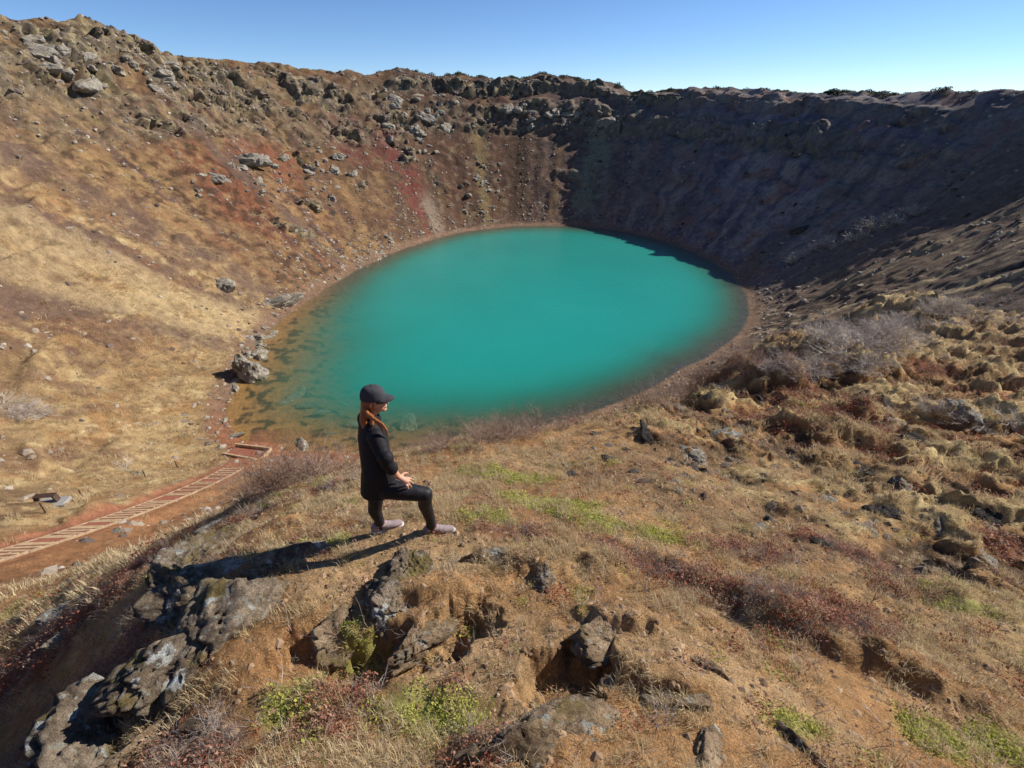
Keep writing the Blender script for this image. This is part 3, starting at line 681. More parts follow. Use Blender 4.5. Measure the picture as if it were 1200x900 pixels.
boulder(135, 624, .35, .1, "small yellow block on the ochre ground below the steps", scl=(1.2, .9, .7))
boulder(942, 268, 2.2, .3, "dark lone boulder on the shaded streaked slope", mesh=rock_mesh("boulder_shape", 390, 3, M_ROCKD, (1, .8, .7), 11, .16))
for px, py, sz in ((345,458,1.7),(360,470,1.3),(375,480,1.0),(335,468,.9),(400,470,.8),(385,505,.8),(480,493,1.6),(420,495,.9)):
    q = at_z(px, py, -.35)
    tag(link("sunken_boulder", FARR[RK.randrange(8)], None, (q[0], q[1], -.55-.25*sz), (.1, .1, RK.uniform(0, 6)), (sz*1.3, sz*.9, sz*.38)), "mossy boulder lying under the greenish shallows", "boulder", "sunken boulders in the shallows")
def boulders(region, n, lo, hi, label, group, sink=.3):
    (x0, y0), (x1, y1), (x2, y2), (x3, y3) = region
    for _ in range(n):
        a, b = RK.random(), RK.random()
        px = (x0*(1-a)+x1*a)*(1-b)+(x3*(1-a)+x2*a)*b; py = (y0*(1-a)+y1*a)*(1-b)+(y3*(1-a)+y2*a)*b
        boulder(px, py, lo*(hi/lo)**(RK.random()**1.8), sink, label, group)
boulders(((285,395),(330,372),(318,410),(262,475)), 40, .4, 1.3, "pale boulder strewn along the rocky shore under the ochre slope", "boulders along the shore")
boulders(((360,300),(500,262),(520,272),(395,330)), 46, .35, .95, "light stone piled on the scree foot above the water", "stones at the scree foot")
boulders(((205,205),(420,190),(430,250),(240,240)), 40, .4, 1.5, "tan boulder lying loose on the ochre slope", "boulders loose on the slope")
boulders(((268,180),(345,178),(345,194),(268,196)), 12, 1.2, 2.4, "grey block of the broken ledge in the slope", "blocks of the broken ledge", .35)
boulders(((345,170),(410,165),(420,215),(350,205)), 16, .7, 1.7, "grey block tumbled below the red scree", "blocks below the red scree")
boulders(((440,130),(520,150),(520,185),(450,180)), 14, .9, 2.2, "dark boulder stuck in the red scar", "boulders in the red scar")
boulders(((530,180),(590,170),(590,260),(545,260)), 26, .6, 1.6, "yellowish crag block on the far scree", "crag blocks on the far scree")
boulders(((430,105),(730,120),(730,145),(430,150)), 44, 1.0, 2.6, "block of the dark cliff band below the far rim", "blocks of the cliff band", .45)
boulders(((20,40),(190,70),(230,108),(60,95)), 34, .8, 2.6, "weathered crag block high under the skyline", "crag blocks under the skyline", .45)
boulders(((900,330),(1180,230),(1190,290),(950,370)), 16, .4, 1.0, "low dark stone on the streaked lava slope", "stones on the streaked slope", .4)
# ------------------------------------------------------------------ steps, platform, posts, bench
def plain(name, c, var=.35, scale=8.0, rough=.85, bump=.004, stretch=None):
    m, nt, b, out = new_mat(name)
    geo = node(nt, "ShaderNodeNewGeometry"); vec = geo.outputs["Position"]
    n = noise_n(nt, vec, scale, 8, .65); n2 = noise_n(nt, vec, scale*7, 5, .6)
    col = mix_n(nt, 1.0, c, ramp_n(nt, n, [(.3, 1-var), (.7, 1+var)]), 'MULTIPLY'); col = mix_n(nt, .7, col, ramp_n(nt, n2, [(.3, 1-var), (.7, 1+var)]), 'MULTIPLY')
    nt.links.new(col, b.inputs["Base Color"]); b.inputs["Roughness"].default_value = rough
    if bump: nt.links.new(bump_n(nt, n2, bump), b.inputs["Normal"])
    return m
M_TIMBER = plain("weathered_timber", (.46, .32, .19), .25, 3.0)
M_TIMBERD = plain("dark_weathered_timber", (.33, .235, .15), .35, 3.0)
M_TREAD = plain("red_scoria_tread", (.21, .095, .055), .3, 6.0)
M_LAND = plain("red_scoria_landing", (.27, .10, .06), .3, 5.0)
M_PAD = plain("grey_concrete", (.30, .28, .26), .15, 4.0)
M_BENCH = plain("dark_stained_wood", (.075, .045, .035), .3, 5.0, .6)
M_IRON = plain("rusty_iron", (.07, .045, .035), .3, 20.0, .6)
def box_mesh(name, sx, sy, sz, mat, bev=.012):
    bm = bmesh.new(); bmesh.ops.create_cube(bm, size=1.0)
    bmesh.ops.scale(bm, vec=(sx, sy, sz), verts=bm.verts)
    if bev: bmesh.ops.bevel(bm, geom=bm.edges[:], offset=min(bev, sx*.3, sy*.3, sz*.3), segments=1, affect='EDGES')
    me = bpy.data.meshes.new(name); bm.to_mesh(me); bm.free(); me.materials.append(mat); return me
STEP_YAW = math.atan2(_sd[1], _sd[0])
def step_pt(u, v=0.0): return STEP_A[0]+u*_sd[0]+v*_sn[0], STEP_A[1]+u*_sd[1]+v*_sn[1], float(step_z(u))
_uu = np.linspace(-5, STEP_L+6, 400); _pxs = []
for u in _uu:
    X, Y, Z = step_pt(u); dep = Y*_cp-(Z-CAM_H)*_sp; _pxs.append(600+600*X/dep)
_pxs = np.array(_pxs)
def u_at(px): return float(np.interp(-px, -_pxs, _uu))
base = link("stairway", None, None, (STEP_A[0], STEP_A[1], float(step_z(0)))); base.rotation_euler = (0, 0, STEP_YAW)
tag(base, "long flight of timber-edged red gravel steps down to the lake", "stairs")
SW = 1.9
def step_local(u, v, dz): return (u, v, float(step_z(u))-float(step_z(0))+dz)
plank_me = box_mesh("plank", .14, SW, .16, M_TIMBER)
groups = [(272, 258, 4, 'n'), (250, 240, 0, 'l'), (236, 210, 4, 'n'), (206, 187, 0, 'l'), (182, 126, 8, 'n'), (121, 104, 0, 'l'), (99, 70, 4, 'n'), (65, 44, 0, 'l'), (40, -28, 6, 'n')]
prev = None
for x0, x1, n, kd in groups:
    ua, ub = u_at(x0), u_at(x1)
    if kd == 'n':
        us = np.linspace(ua, ub, n)
        dl = abs(us[1]-us[0])
        for u in us:
            pl = link("plank", plank_me, base, step_local(u, 0, .05))
            pl.rotation_euler = (RK.uniform(-.015, .015), RK.uniform(-.05, .05), RK.uniform(-.04, .04)); pl.location.y += RK.uniform(-.06, .06)
            tr = link("tread", box_mesh("tread", dl-.2, SW-.1, .06, M_TREAD, 0), base, step_local(u+dl*.5, 0, .015))
            tr.rotation_euler = (0, -math.atan2(float(step_z(u+dl*.4)-step_z(u-dl*.1)), dl*.5)*.6, 0)
    else:
        L = abs(ub-ua); uc = (ua+ub)/2
        sl = math.atan2(float(step_z(ub)-step_z(ua)), ub-ua)
        ld = link("landing", box_mesh("landing", L, SW-.1, .06, M_LAND, 0), base, step_local(uc, 0, .03)); ld.rotation_euler = (0, -sl, 0)
        for u in (ua, ub): link("plank", plank_me, base, step_local(u, 0, .05))
_ua, _ub = u_at(274), u_at(-30); nseg = 14
for sd in (-1, 1):
    for k in range(nseg):
        a, b_ = _ua+(_ub-_ua)*k/nseg, _ua+(_ub-_ua)*(k+1)/nseg
        L = math.hypot(b_-a, float(step_z(b_)-step_z(a)))
        st = link("side_timber", box_mesh("side_timber", L-.02, .08, .16, M_TIMBERD), base, step_local((a+b_)/2, sd*(SW/2+.06), .03))
        st.rotation_euler = (0, -math.atan2(float(step_z(b_)-step_z(a)), b_-a), 0)
# platform by the water
pA = [place(277, 523), place(317, 528), place(306, 541), place(268, 533)]
pz = max(float(step_z(0))+.12, .45); pc = sum(pA)/4
plat = link("viewing_platform", None, None, (pc[0], pc[1], pz)); tag(plat, "square red gravel platform edged with pale beams at the water", "platform")
pq = [at_z(px, py, pz)-np.array([pc[0], pc[1], pz]) for px, py in ((276, 522), (318, 527), (305, 541), (262, 533))]
link("platform_floor", mesh_from("platform_floor", [(q[0]*.97, q[1]*.97, -.02) for q in pq]+[(q[0]*.97, q[1]*.97, -.5) for q in pq], [(3, 2, 1, 0), (0, 1, 5, 4), (1, 2, 6, 5), (2, 3, 7, 6), (3, 0, 4, 7)], M_LAND), plat)
for i in range(3):
    a, b_ = pq[i], pq[i+1]; d = b_-a; L = float(np.hypot(d[0], d[1]))
    o = link("edge_beam", box_mesh("edge_beam", L, .22, .42, M_TIMBER), plat, tuple((a+b_)/2+np.array([0, 0, .08+.004*i])), (0, 0, math.atan2(d[1], d[0])))
post_lab = ["iron marker post beside the lowest steps near the platform", "iron marker post beside the middle flight, below the dark bush", "iron marker post between the bench and the steps", "iron marker post nearest to the dark bench"]
for lab, (px, py) in zip(post_lab, ((208, 548), (171, 561), (99, 584), (55, 601))):
    p = place(px, py); bm = bmesh.new()
    bmesh.ops.create_cone(bm, cap_ends=True, segments=8, radius1=.05, radius2=.045, depth=1.0, matrix=Matrix.Translation((0, 0, .45)))
    bmesh.ops.create_cone(bm, cap_ends=True, segments=8, radius1=.065, radius2=.03, depth=.08, matrix=Matrix.Translation((0, 0, .98)))
    me = bpy.data.meshes.new("marker_post"); bm.to_mesh(me); bm.free(); me.materials.append(M_IRON)
    tag(link("marker_post", me, None, tuple(p-np.array([0, 0, .06])), (.05, .03, 0)), lab, "post", "marker posts along the steps")
# bench on its concrete pad
p = place(58, 588)
tag(link("concrete_pad", box_mesh("concrete_pad", 2.0, 1.1, .3, M_PAD, .03), None, (p[0]+.35, p[1]-.05, p[2]-.06), (0, 0, .15)), "small grey concrete pad under the dark bench", "pad")
bz = p[2]+.09
bench = link("bench", None, None, (p[0], p[1], bz), (0, 0, .15)); tag(bench, "dark wooden bench on a grey pad in the straw grass", "bench")
for k in range(3): link("seat_board", box_mesh("seat_board", 1.45, .14, .06, M_BENCH), bench, (0, -.17+k*.165, .56))
for sx in (-1, 1):
    link("leg", box_mesh("leg", .12, .46, .56, M_BENCH), bench, (sx*.66, 0, .26), (0, -sx*.22, 0))
link("crossbar", box_mesh("crossbar", 1.2, .07, .08, M_BENCH), bench, (0, 0, .44))

# ------------------------------------------------------------------ the person
def cloth(name, c, rough, bump_s=60, bd=.002, sheen=0.0):
    m, nt, b, out = new_mat(name); geo = node(nt, "ShaderNodeNewGeometry")
    n = noise_n(nt, geo.outputs["Position"], bump_s, 5, .6); n2 = noise_n(nt, geo.outputs["Position"], 9, 5, .55)
    nt.links.new(mix_n(nt, 1.0, c, ramp_n(nt, n, [(.3, .75), (.7, 1.25)]), 'MULTIPLY'), b.inputs["Base Color"])
    b.inputs["Roughness"].default_value = rough; b.inputs["Specular IOR Level"].default_value = .25
    b.inputs["Sheen Weight"].default_value = sheen
    nrm = bump_n(nt, n2, .03, .5); nt.links.new(bump_n(nt, n, bd, .6, nrm), b.inputs["Normal"]); return m
M_SKIN, _nt, _b, _o = new_mat("skin"); _b.inputs["Base Color"].default_value = (.56, .30, .205, 1); _b.inputs["Roughness"].default_value = .5
_b.inputs["Subsurface Weight"].default_value = .08; _b.inputs["Subsurface Radius"].default_value = (.02, .008, .004)
M_JACK = cloth("black_jacket", (.011, .0105, .013), .7, 80, .0015, 0)
M_LEGG = cloth("black_leggings", (.014, .012, .015), .55, 120, .0008, 0)
M_CAP = cloth("charcoal_cap", (.05, .05, .056), .9, 200, .001, 0)
M_HAIR = cloth("auburn_hair", (.30, .105, .032), .45, 160, .004)
M_SHOE = cloth("mauve_grey_shoe", (.27, .21, .21), .75, 90, .002)
M_SOLE = cloth("pale_sole", (.50, .47, .45), .8)
M_LACE = cloth("pale_lace", (.62, .50, .48), .8)
M_SOCK = cloth("wine_sock", (.10, .025, .03), .9)
M_EYE = cloth("dark_eye", (.02, .014, .012), .3)

_bm = bmesh.new(); bmesh.ops.create_icosphere(_bm, subdivisions=3, radius=1.0)
_BALL = (np.array([p.co[:] for p in _bm.verts]), np.array([[q.index for q in p.verts] for p in _bm.faces])); _bm.free()
def blob(name, prims, vox, mat, parent, smooth=6):
    """one continuous surface round chains of ellipsoids: prims = list of chains [(centre, (rx, ry, rz), yaw), ...]"""
    VV, FF, off = [], [], 0
    for ch in prims:
        pts = []
        if len(ch) == 1: pts = [ch[0]]
        for a, b_ in zip(ch[:-1], ch[1:]):
            d = (Vector(b_[0])-Vector(a[0])).length; st = max(2, int(d/(min(min(a[1]), min(b_[1]))*.40))+1)
            for k in range(st+1):
                t = k/st; pts.append((Vector(a[0]).lerp(Vector(b_[0]), t), tuple(a[1][i]*(1-t)+b_[1][i]*t for i in range(3)), a[2]*(1-t)+b_[2]*t))
        for c, r, yaw in pts:
            q = _BALL[0]*np.array(r); cy, sy = math.cos(yaw), math.sin(yaw)
            VV.append(np.stack([q[:, 0]*cy-q[:, 1]*sy, q[:, 0]*sy+q[:, 1]*cy, q[:, 2]], -1)+np.array(c[:])); FF.append(_BALL[1]+off); off += len(q)
    VV = np.concatenate(VV); FF = np.concatenate(FF)
    me = bpy.data.meshes.new(name+"_raw"); me.vertices.add(len(VV)); me.vertices.foreach_set("co", VV.astype(np.float32).ravel())
    me.loops.add(FF.size); me.loops.foreach_set("vertex_index", FF.astype(np.int32).ravel())
    me.polygons.add(len(FF)); me.polygons.foreach_set("loop_start", (np.arange(len(FF))*3).astype(np.int32)); me.polygons.foreach_set("loop_total", np.full(len(FF), 3, np.int32)); me.update(calc_edges=True)
    o = bpy.data.objects.new(name+"_raw", me); COL.objects.link(o)
    md = o.modifiers.new("r", 'REMESH'); md.mode = 'VOXEL'; md.voxel_size = vox; md.use_smooth_shade = True
    if smooth:
        sm = o.modifiers.new("s", 'SMOOTH'); sm.factor = .5; sm.iterations = smooth
    bpy.context.view_layer.update()
    ev = o.evaluated_get(bpy.context.evaluated_depsgraph_get())
    res = bpy.data.meshes.new_from_object(ev); res.name = name
    bpy.data.objects.remove(o)
    res.materials.clear(); res.materials.append(mat)
    return link(name, res, parent)
FOOT_R = place(452, 622)
ORG = Vector((FOOT_R[0], FOOT_R[1], FOOT_R[2]))
def pp(px, py, dy):
    """body point seen in a picture direction, at a distance dy beyond the standing foot"""
    v = (450-py)/600.0; t = (FOOT_R[1]+dy)/(_cp+v*_sp)
    return Vector(tuple(at(px, py, t)))-ORG
person = link("person", None, None, ORG)
tag(person, "person in black cap, jacket and leggings, hand on raised knee, gazing over the lake", "person")
TW = .50                                                           # turn of the trunk away from the camera
hip = pp(445, 566, -.16); chest = pp(437, 514, -.09); sho = pp(434, 498, -.06); neck = pp(436, 487, -.05); head = pp(438, 468, -.03)
crs = Vector((math.sin(TW), -math.cos(TW), 0))                      # towards the near (right) side
r_sho = sho+crs*.165+Vector((0, 0, -.03)); l_sho = sho-crs*.165+Vector((0, 0, -.03))
r_elb = pp(453, 542, -.31); r_wri = pp(466, 558, -.26); r_hand = pp(474, 559, -.20)
l_elb = l_sho+Vector((-.02, .06, -.29)); l_wri = l_elb+Vector((.03, .0, -.24))
r_hip = hip+crs*.07+Vector((.02, 0, -.01)); l_hip = hip-crs*.085
# the near leg is stepped forward, the far leg carries the weight
f_knee = pp(498, 579, -.20); f_ank = pp(505, 610, -.04)
FRONT = place(512, 618); f_ank = Vector((f_ank.x, f_ank.y, 0)); f_ank.z = FRONT[2]-ORG.z+.10
b_knee = pp(440, 590, -.07); b_ank = Vector((pp(445, 614, 0).x, -.0, .09))
fd = Vector((.92, .38, 0)).normalized()
def R3(a, b=None, c=None): return (a, b or a, c or a)
def legch(h, k, a, g=0.0):
    mid1 = h.lerp(k, .45); c1 = k.lerp(a, .3)+(Vector((-.02, 0, 0)))
    return [(h, R3(.084+g), 0), (mid1, R3(.074+g), 0), (k, R3(.058+g), 0), (c1, R3(.054+g), 0), (k.lerp(a, .75), R3(.038+g), 0), (a, R3(.036+g), 0), (a+Vector((0, 0, -.03)), R3(.036+g), 0)]
def hand_chain(w, d, up, out):
    """palm, four fingers of unequal length and a thumb from the palm's side"""
    ch = [[(w, R3(.024, .024, .02), 0), (w+d*.05, R3(.03, .03, .016), 0), (w+d*.085, R3(.034, .034, .014), 0)]]
    for k, (s, L) in enumerate(((-.030, .062), (-.010, .074), (.011, .070), (.031, .054))):
        b0 = w+d*.085+out*s; dr = (d+out*s*9).normalized()
        m1 = b0+dr*L*.5-up*.004; e = m1+dr*L*.5-up*.022
        ch.append([(b0, R3(.0095), 0), (m1, R3(.0085), 0), (e, R3(.007), 0)])
    b0 = w+d*.03-out*.03; m1 = b0+(d*.6-out).normalized()*.032; e = m1+(d-out*.45).normalized()*.03-up*.006
    ch.append([(b0, R3(.012), 0), (m1, R3(.010), 0), (e, R3(.008), 0)])
    return ch
rd = (f_knee-r_wri); rd.z *= .35; rd = rd.normalized()
rd = (rd+Vector((0, -.25, -.25))).normalized()
up = Vector((0, -.35, .94)).normalized(); out_ = rd.cross(up).normalized(); up = out_.cross(rd)
hc = head
body = [[(hip, (.15, .12, .12), TW-1.57+1.57), (hip+Vector((0, 0, .16)), (.10, .135, .1), TW), (chest, (.10, .15, .12), TW), (sho+Vector((0, 0, -.02)), (.06, .13, .045), TW), (neck, R3(.048), 0), (head+Vector((-.005, 0, -.03)), R3(.05), 0)],
        legch(r_hip, f_knee, f_ank), legch(l_hip, b_knee, b_ank),
        [(r_sho, R3(.052), 0), (r_elb, R3(.040), 0), (r_elb.lerp(r_wri, .35), R3(.040), 0), (r_wri, R3(.026), 0)],
        [(l_sho, R3(.052), 0), (l_elb, R3(.040), 0), (l_elb.lerp(l_wri, .35), R3(.038), 0), (l_wri, R3(.026), 0)],
        [(f_ank, R3(.033), 0), (f_ank+fd*.10+Vector((0, 0, -.068)), R3(.018), 0)], [(b_ank, R3(.033), 0), (b_ank+fd*.10+Vector((0, 0, -.058)), R3(.018), 0)],
        [(hc, (.092, .072, .095), 0)], [(hc+Vector((.030, 0, -.055)), (.062, .056, .062), 0)],
        [(hc+Vector((.075, 0, -.095)), (.022, .026, .02), 0)],                                  # chin
        [(hc+Vector((.092, 0, .0)), (.010, .010, .012), 0), (hc+Vector((.108, 0, -.032)), (.014, .014, .011), 0)],   # nose
        [(hc+Vector((.085, 0, .018)), (.013, .045, .010), 0)],                                  # brow
        [(hc+Vector((.091, 0, -.060)), (.012, .022, .006), 0)], [(hc+Vector((.090, 0, -.071)), (.011, .020, .006), 0)],  # lips
        [(hc+Vector((-.002, -.073, -.022)), (.020, .008, .030), .3)], [(hc+Vector((-.002, .073, -.022)), (.020, .008, .030), -.3)]]
body += hand_chain(r_wri, rd, up, out_)
ld_ = (l_wri-l_elb).normalized(); lu = Vector((0, 0, 1)); lo = ld_.cross(lu).normalized(); body += hand_chain(l_wri, ld_, lo.cross(ld_), lo)
blob("body", body, .0052, M_SKIN, person, 3)
g = .016
wave = Vector((-.012, 0, 0))
low = hip+Vector((0, 0, -.03))
blob("jacket", [[(low+Vector((-.015, 0, -.04)), (.165, .150, .05), TW), (hip+Vector((-.005, 0, .07)), (.150, .158, .07), TW), (hip+Vector((0, 0, .17)), (.135, .155, .08), TW), (chest, (.125, .170, .11), TW), (sho+Vector((0, 0, -.005)), (.095, .160, .062), TW), (neck+Vector((-.01, 0, -.03)), R3(.080, .085, .035), 0), (neck+Vector((-.008, 0, .012)), R3(.066, .066, .016), 0)],
        [(r_sho, R3(.075), 0), (r_sho.lerp(r_elb, .5), R3(.066), 0), (r_elb, R3(.060), 0), (r_elb.lerp(r_wri, .42), R3(.052), 0)], [(r_elb.lerp(r_wri, .36), R3(.058), 0), (r_elb.lerp(r_wri, .44), R3(.057), 0)],
        [(r_elb+Vector((.0, 0, .05)), R3(.066), 0)], [(r_sho.lerp(r_elb, .75), R3(.067), 0)],
        [(l_sho, R3(.075), 0), (l_elb, R3(.06), 0), (l_elb.lerp(l_wri, .45), R3(.052), 0)]], .0085, M_JACK, person, 4)
blob("leggings", [[(hip+Vector((0, 0, .06)), (.150, .125, .06), TW), (hip+Vector((-.015, 0, -.03)), (.145, .150, .09), TW)], legch(r_hip, f_knee, f_ank, .010), legch(l_hip, b_knee, b_ank, .010)], .008, M_LEGG, person, 5)
def shoe(a, d, z0, lab):
    s = Vector((d.y, -d.x, 0)); yaw = math.atan2(d.y, d.x); g0 = Vector((a.x, a.y, z0))
    root = blob("shoe", [[(g0-d*.045+Vector((0, 0, .055)), (.045, .040, .045), yaw), (g0+d*.04+Vector((0, 0, .05)), (.05, .042, .045), yaw), (g0+d*.13+Vector((0, 0, .04)), (.05, .047, .034), yaw), (g0+d*.185+Vector((0, 0, .034)), (.035, .040, .026), yaw)],
                 [(g0-d*.02+Vector((0, 0, .085)), R3(.050, .046, .032), yaw), (g0+d*.06+Vector((0, 0, .066)), R3(.05, .042, .03), yaw)]], .006, M_SHOE, person, 3)
    so = blob("sole", [[(g0-d*.05+Vector((0, 0, .015)), (.046, .042, .016), yaw), (g0+d*.06+Vector((0, 0, .013)), (.05, .042, .014), yaw), (g0+d*.19+Vector((0, 0, .016)), (.042, .046, .015), yaw)]], .005, M_SOLE, root, 1)
    for k in range(3):
        c = g0+d*(.055+.028*k)+Vector((0, 0, .094-.012*k))
        blob("lace", [[(c-s*.028+Vector((0, 0, -.006)), R3(.005), 0), (c+d*.008, R3(.006), 0), (c+s*.028+Vector((0, 0, -.006)), R3(.005), 0)]], .004, M_LACE, root, 0)
    blob("sock", [[(Vector((a.x, a.y, z0+.10)), R3(.050, .050, .03), 0), (Vector((a.x, a.y, z0+.15)), R3(.049, .049, .02), 0)]], .006, M_SOCK, person, 2)
shoe(b_ank, fd, 0.0, "")
shoe(f_ank, Vector((.98, .18, 0)).normalized(), f_ank.z-.10, "")
# cap
bm = bmesh.new(); ct = hc+Vector((-.004, 0, .030)); V_ = []
for i in range(13):
    th = i/12*1.55
    for j in range(40):
        a = j/40*6.2832; rr = math.cos(th)**.62 if th < 1.56 else 0
        V_.append(bm.verts.new(ct+Vector((.108*rr*math.cos(a), .088*rr*math.sin(a), .098*math.sin(th)-.012*(1-math.sin(th))*1.0))))
for i in range(12):
    for j in range(40): bm.faces.new((V_[i*40+j], V_[i*40+(j+1) % 40], V_[(i+1)*40+(j+1) % 40], V_[(i+1)*40+j]))
bm.faces.new(V_[-40:])
me = bpy.data.meshes.new("cap"); bm.to_mesh(me); bm.free(); me.materials.append(M_CAP); me.polygons.foreach_set("use_smooth", np.ones(len(me.polygons), bool))
cap = link("cap", me, person); cap.modifiers.new("thick", 'SOLIDIFY').thickness = .006
bm = bmesh.new(); rows = []
for i in range(9):
    k = i/8; row = []
    for j in range(21):
        a = (j/20-.5)*2.3; rin = .100; ex = .082*k*math.cos((j/20-.5)*2.6)**.6 if abs(j/20-.5) < .499 else 0
        row.append(bm.verts.new(ct+Vector((rin*math.cos(a)+ex, .084*math.sin(a)*(1-.06*k), -.004+.010*math.cos(a*1.2)-.020*k*k-.016*(math.sin(a)**2)))))
    rows.append(row)
for i in range(8):
    for j in range(20): bm.faces.new((rows[i][j], rows[i+1][j], rows[i+1][j+1], rows[i][j+1]))
me = bpy.data.meshes.new("brim"); bm.to_mesh(me); bm.free(); me.materials.append(M_CAP); me.polygons.foreach_set("use_smooth", np.ones(len(me.polygons), bool))
o = link("brim", me, cap); o.modifiers.new("thick", 'SOLIDIFY').thickness = .005
blob("cap_button", [[(ct+Vector((0, 0, .100)), R3(.010, .010, .006), 0)]], .004, M_CAP, cap, 0)
# hair: back of the head and a lock over the near shoulder
hb = hc+Vector((-.055, 0, -.03)); lock = pp(450, 503, -.22)
blob("hair", [[(hc+Vector((-.035, 0, -.005)), (.074, .080, .06), 0), (hb+Vector((-.010, 0, -.05)), (.055, .074, .06), 0), (neck+Vector((-.055, -.02, -.01)), (.045, .07, .05), 0), (neck+Vector((-.045, -.06, -.06)), (.035, .05, .04), 0)],
        [(pp(427, 478, -.11), R3(.018), 0), (pp(432, 487, -.15), R3(.020), 0), (pp(440, 492, -.20), R3(.015), 0), (pp(448, 497, -.225), R3(.012), 0), (pp(453, 504, -.225), R3(.010), 0), (pp(455, 513, -.21), R3(.005), 0)],
        [(pp(430, 483, -.12), R3(.014), 0), (pp(437, 490, -.19), R3(.013), 0), (pp(446, 501, -.23), R3(.009), 0), (pp(451, 511, -.225), R3(.004), 0)],
        [(hc+Vector((.015, -.078, -.005)), R3(.010), 0), (hc+Vector((.0, -.080, -.06)), R3(.014), 0), (neck+Vector((.02, -.10, -.02)), R3(.018), 0)]], .006, M_HAIR, person, 2)
for sy in (-1, 1): blob("eye", [[(hc+Vector((.083, sy*.032, -.004)), (.008, .011, .006), 0)]], .003, M_EYE, person, 0)
blob("bracelet", [[(r_wri+rd*.006+out_*q[0]*.027+up*q[1]*.022, R3(.004), 0) for q in [(math.cos(t*.5236), math.sin(t*.5236)) for t in range(13)]]], .003, M_EYE, person, 0)
# ------------------------------------------------------------------ small growth and rubble
def leaf_material(name, cols, trans=.3, rough=.8):
    m, nt, b, out = new_mat(name)
    oi = node(nt, "ShaderNodeObjectInfo"); k = len(cols)-1
    c = ramp_n(nt, oi.outputs["Random"], [(i/k, q) for i, q in enumerate(cols)])
    geo = node(nt, "ShaderNodeNewGeometry")
    c = mix_n(nt, .6, c, ramp_n(nt, geo.outputs["Random Per Island"], [(0, .55), (1, 1.4)]), 'MULTIPLY')
    nt.links.new(c, b.inputs["Base Color"]); b.inputs["Roughness"].default_value = rough
    if trans:
        t = node(nt, "ShaderNodeBsdfTranslucent"); nt.links.new(c, t.inputs["Color"])
        mx = node(nt, "ShaderNodeMixShader"); mx.inputs[0].default_value = trans
        nt.links.new(b.outputs[0], mx.inputs[1]); nt.links.new(t.outputs[0], mx.inputs[2]); nt.links.new(mx.outputs[0], out.inputs["Surface"])
    return m
M_STRAW = leaf_material("dry_straw", [(.42, .30, .16), (.56, .43, .25), (.66, .54, .34), (.50, .38, .21)])
M_HEATH = leaf_material("heather_leaf", [(.26, .07, .04), (.36, .13, .075), (.42, .25, .17), (.28, .15, .10)])
M_GREEN = leaf_material("low_green_leaf", [(.28, .31, .05), (.40, .42, .08), (.50, .48, .12), (.32, .30, .09)], .35)
M_TWIG = leaf_material("bare_twig", [(.20, .15, .125), (.30, .245, .215), (.38, .33, .30), (.25, .19, .15)], 0)
M_TWIGP = leaf_material("silvery_twig", [(.40, .34, .29), (.52, .46, .40), (.60, .53, .45)], 0)
M_TWIGR = leaf_material("reddish_twig", [(.26, .16, .11), (.34, .23, .17), (.38, .28, .22)], 0)
M_CLOD = leaf_material("soil_clod", [(.12, .07, .04), (.26, .165, .09), (.36, .24, .14), (.17, .115, .075)], 0)
M_SCREE = leaf_material("scree_stone", [(.07, .06, .055), (.16, .12, .10), (.34, .29, .23), (.22, .16, .12), (.42, .37, .30)], 0)
M_SCREED = leaf_material("dark_scree_stone", [(.035, .028, .022), (.08, .06, .045), (.14, .108, .08), (.20, .16, .12)], 0)

def blades(rg, n, spread, hlo, hhi, w, lean=.7):
    v, f = [], []
    for _ in range(n):
        a = rg.uniform(0, 6.283); r = spread*math.sqrt(rg.random()); bx, by = r*math.cos(a), r*math.sin(a)
        h = rg.uniform(hlo, hhi); d = rg.uniform(0, 6.283); l = rg.uniform(.2, 1)*lean*h; q = d+1.57+rg.uniform(-.5, .5)
        wx, wy = w*math.cos(q), w*math.sin(q); k = len(v)
        v += [(bx-wx, by-wy, -.01), (bx+wx, by+wy, -.01), (bx+wx*.7+l*.35*math.cos(d), by+wy*.7+l*.35*math.sin(d), h*.6), (bx-wx*.7+l*.35*math.cos(d), by-wy*.7+l*.35*math.sin(d), h*.6), (bx+l*math.cos(d), by+l*math.sin(d), h*(1-.25*l/h))]
        f += [(k, k+1, k+2, k+3), (k+3, k+2, k+4)]
    return v, f
def leaves(rg, n, spread, h, sz, v=None, f=None):
    v = v or []; f = f or []
    for _ in range(n):
        a = rg.uniform(0, 6.283); r = spread*math.sqrt(rg.random()); c = Vector((r*math.cos(a), r*math.sin(a), h*rg.random()*(1-.5*r/spread)))
        e = Euler((rg.uniform(-.9, .9), rg.uniform(-.9, .9), rg.uniform(0, 6.28))).to_matrix(); s = sz*rg.uniform(.6, 1.3); k = len(v)
        for q in ((-s, 0, 0), (0, -s*.55, .1*s), (s, 0, 0), (0, s*.55, .1*s)): v.append(tuple(c+e @ Vector(q)))
        f.append((k, k+1, k+2, k+3))
    return v, f
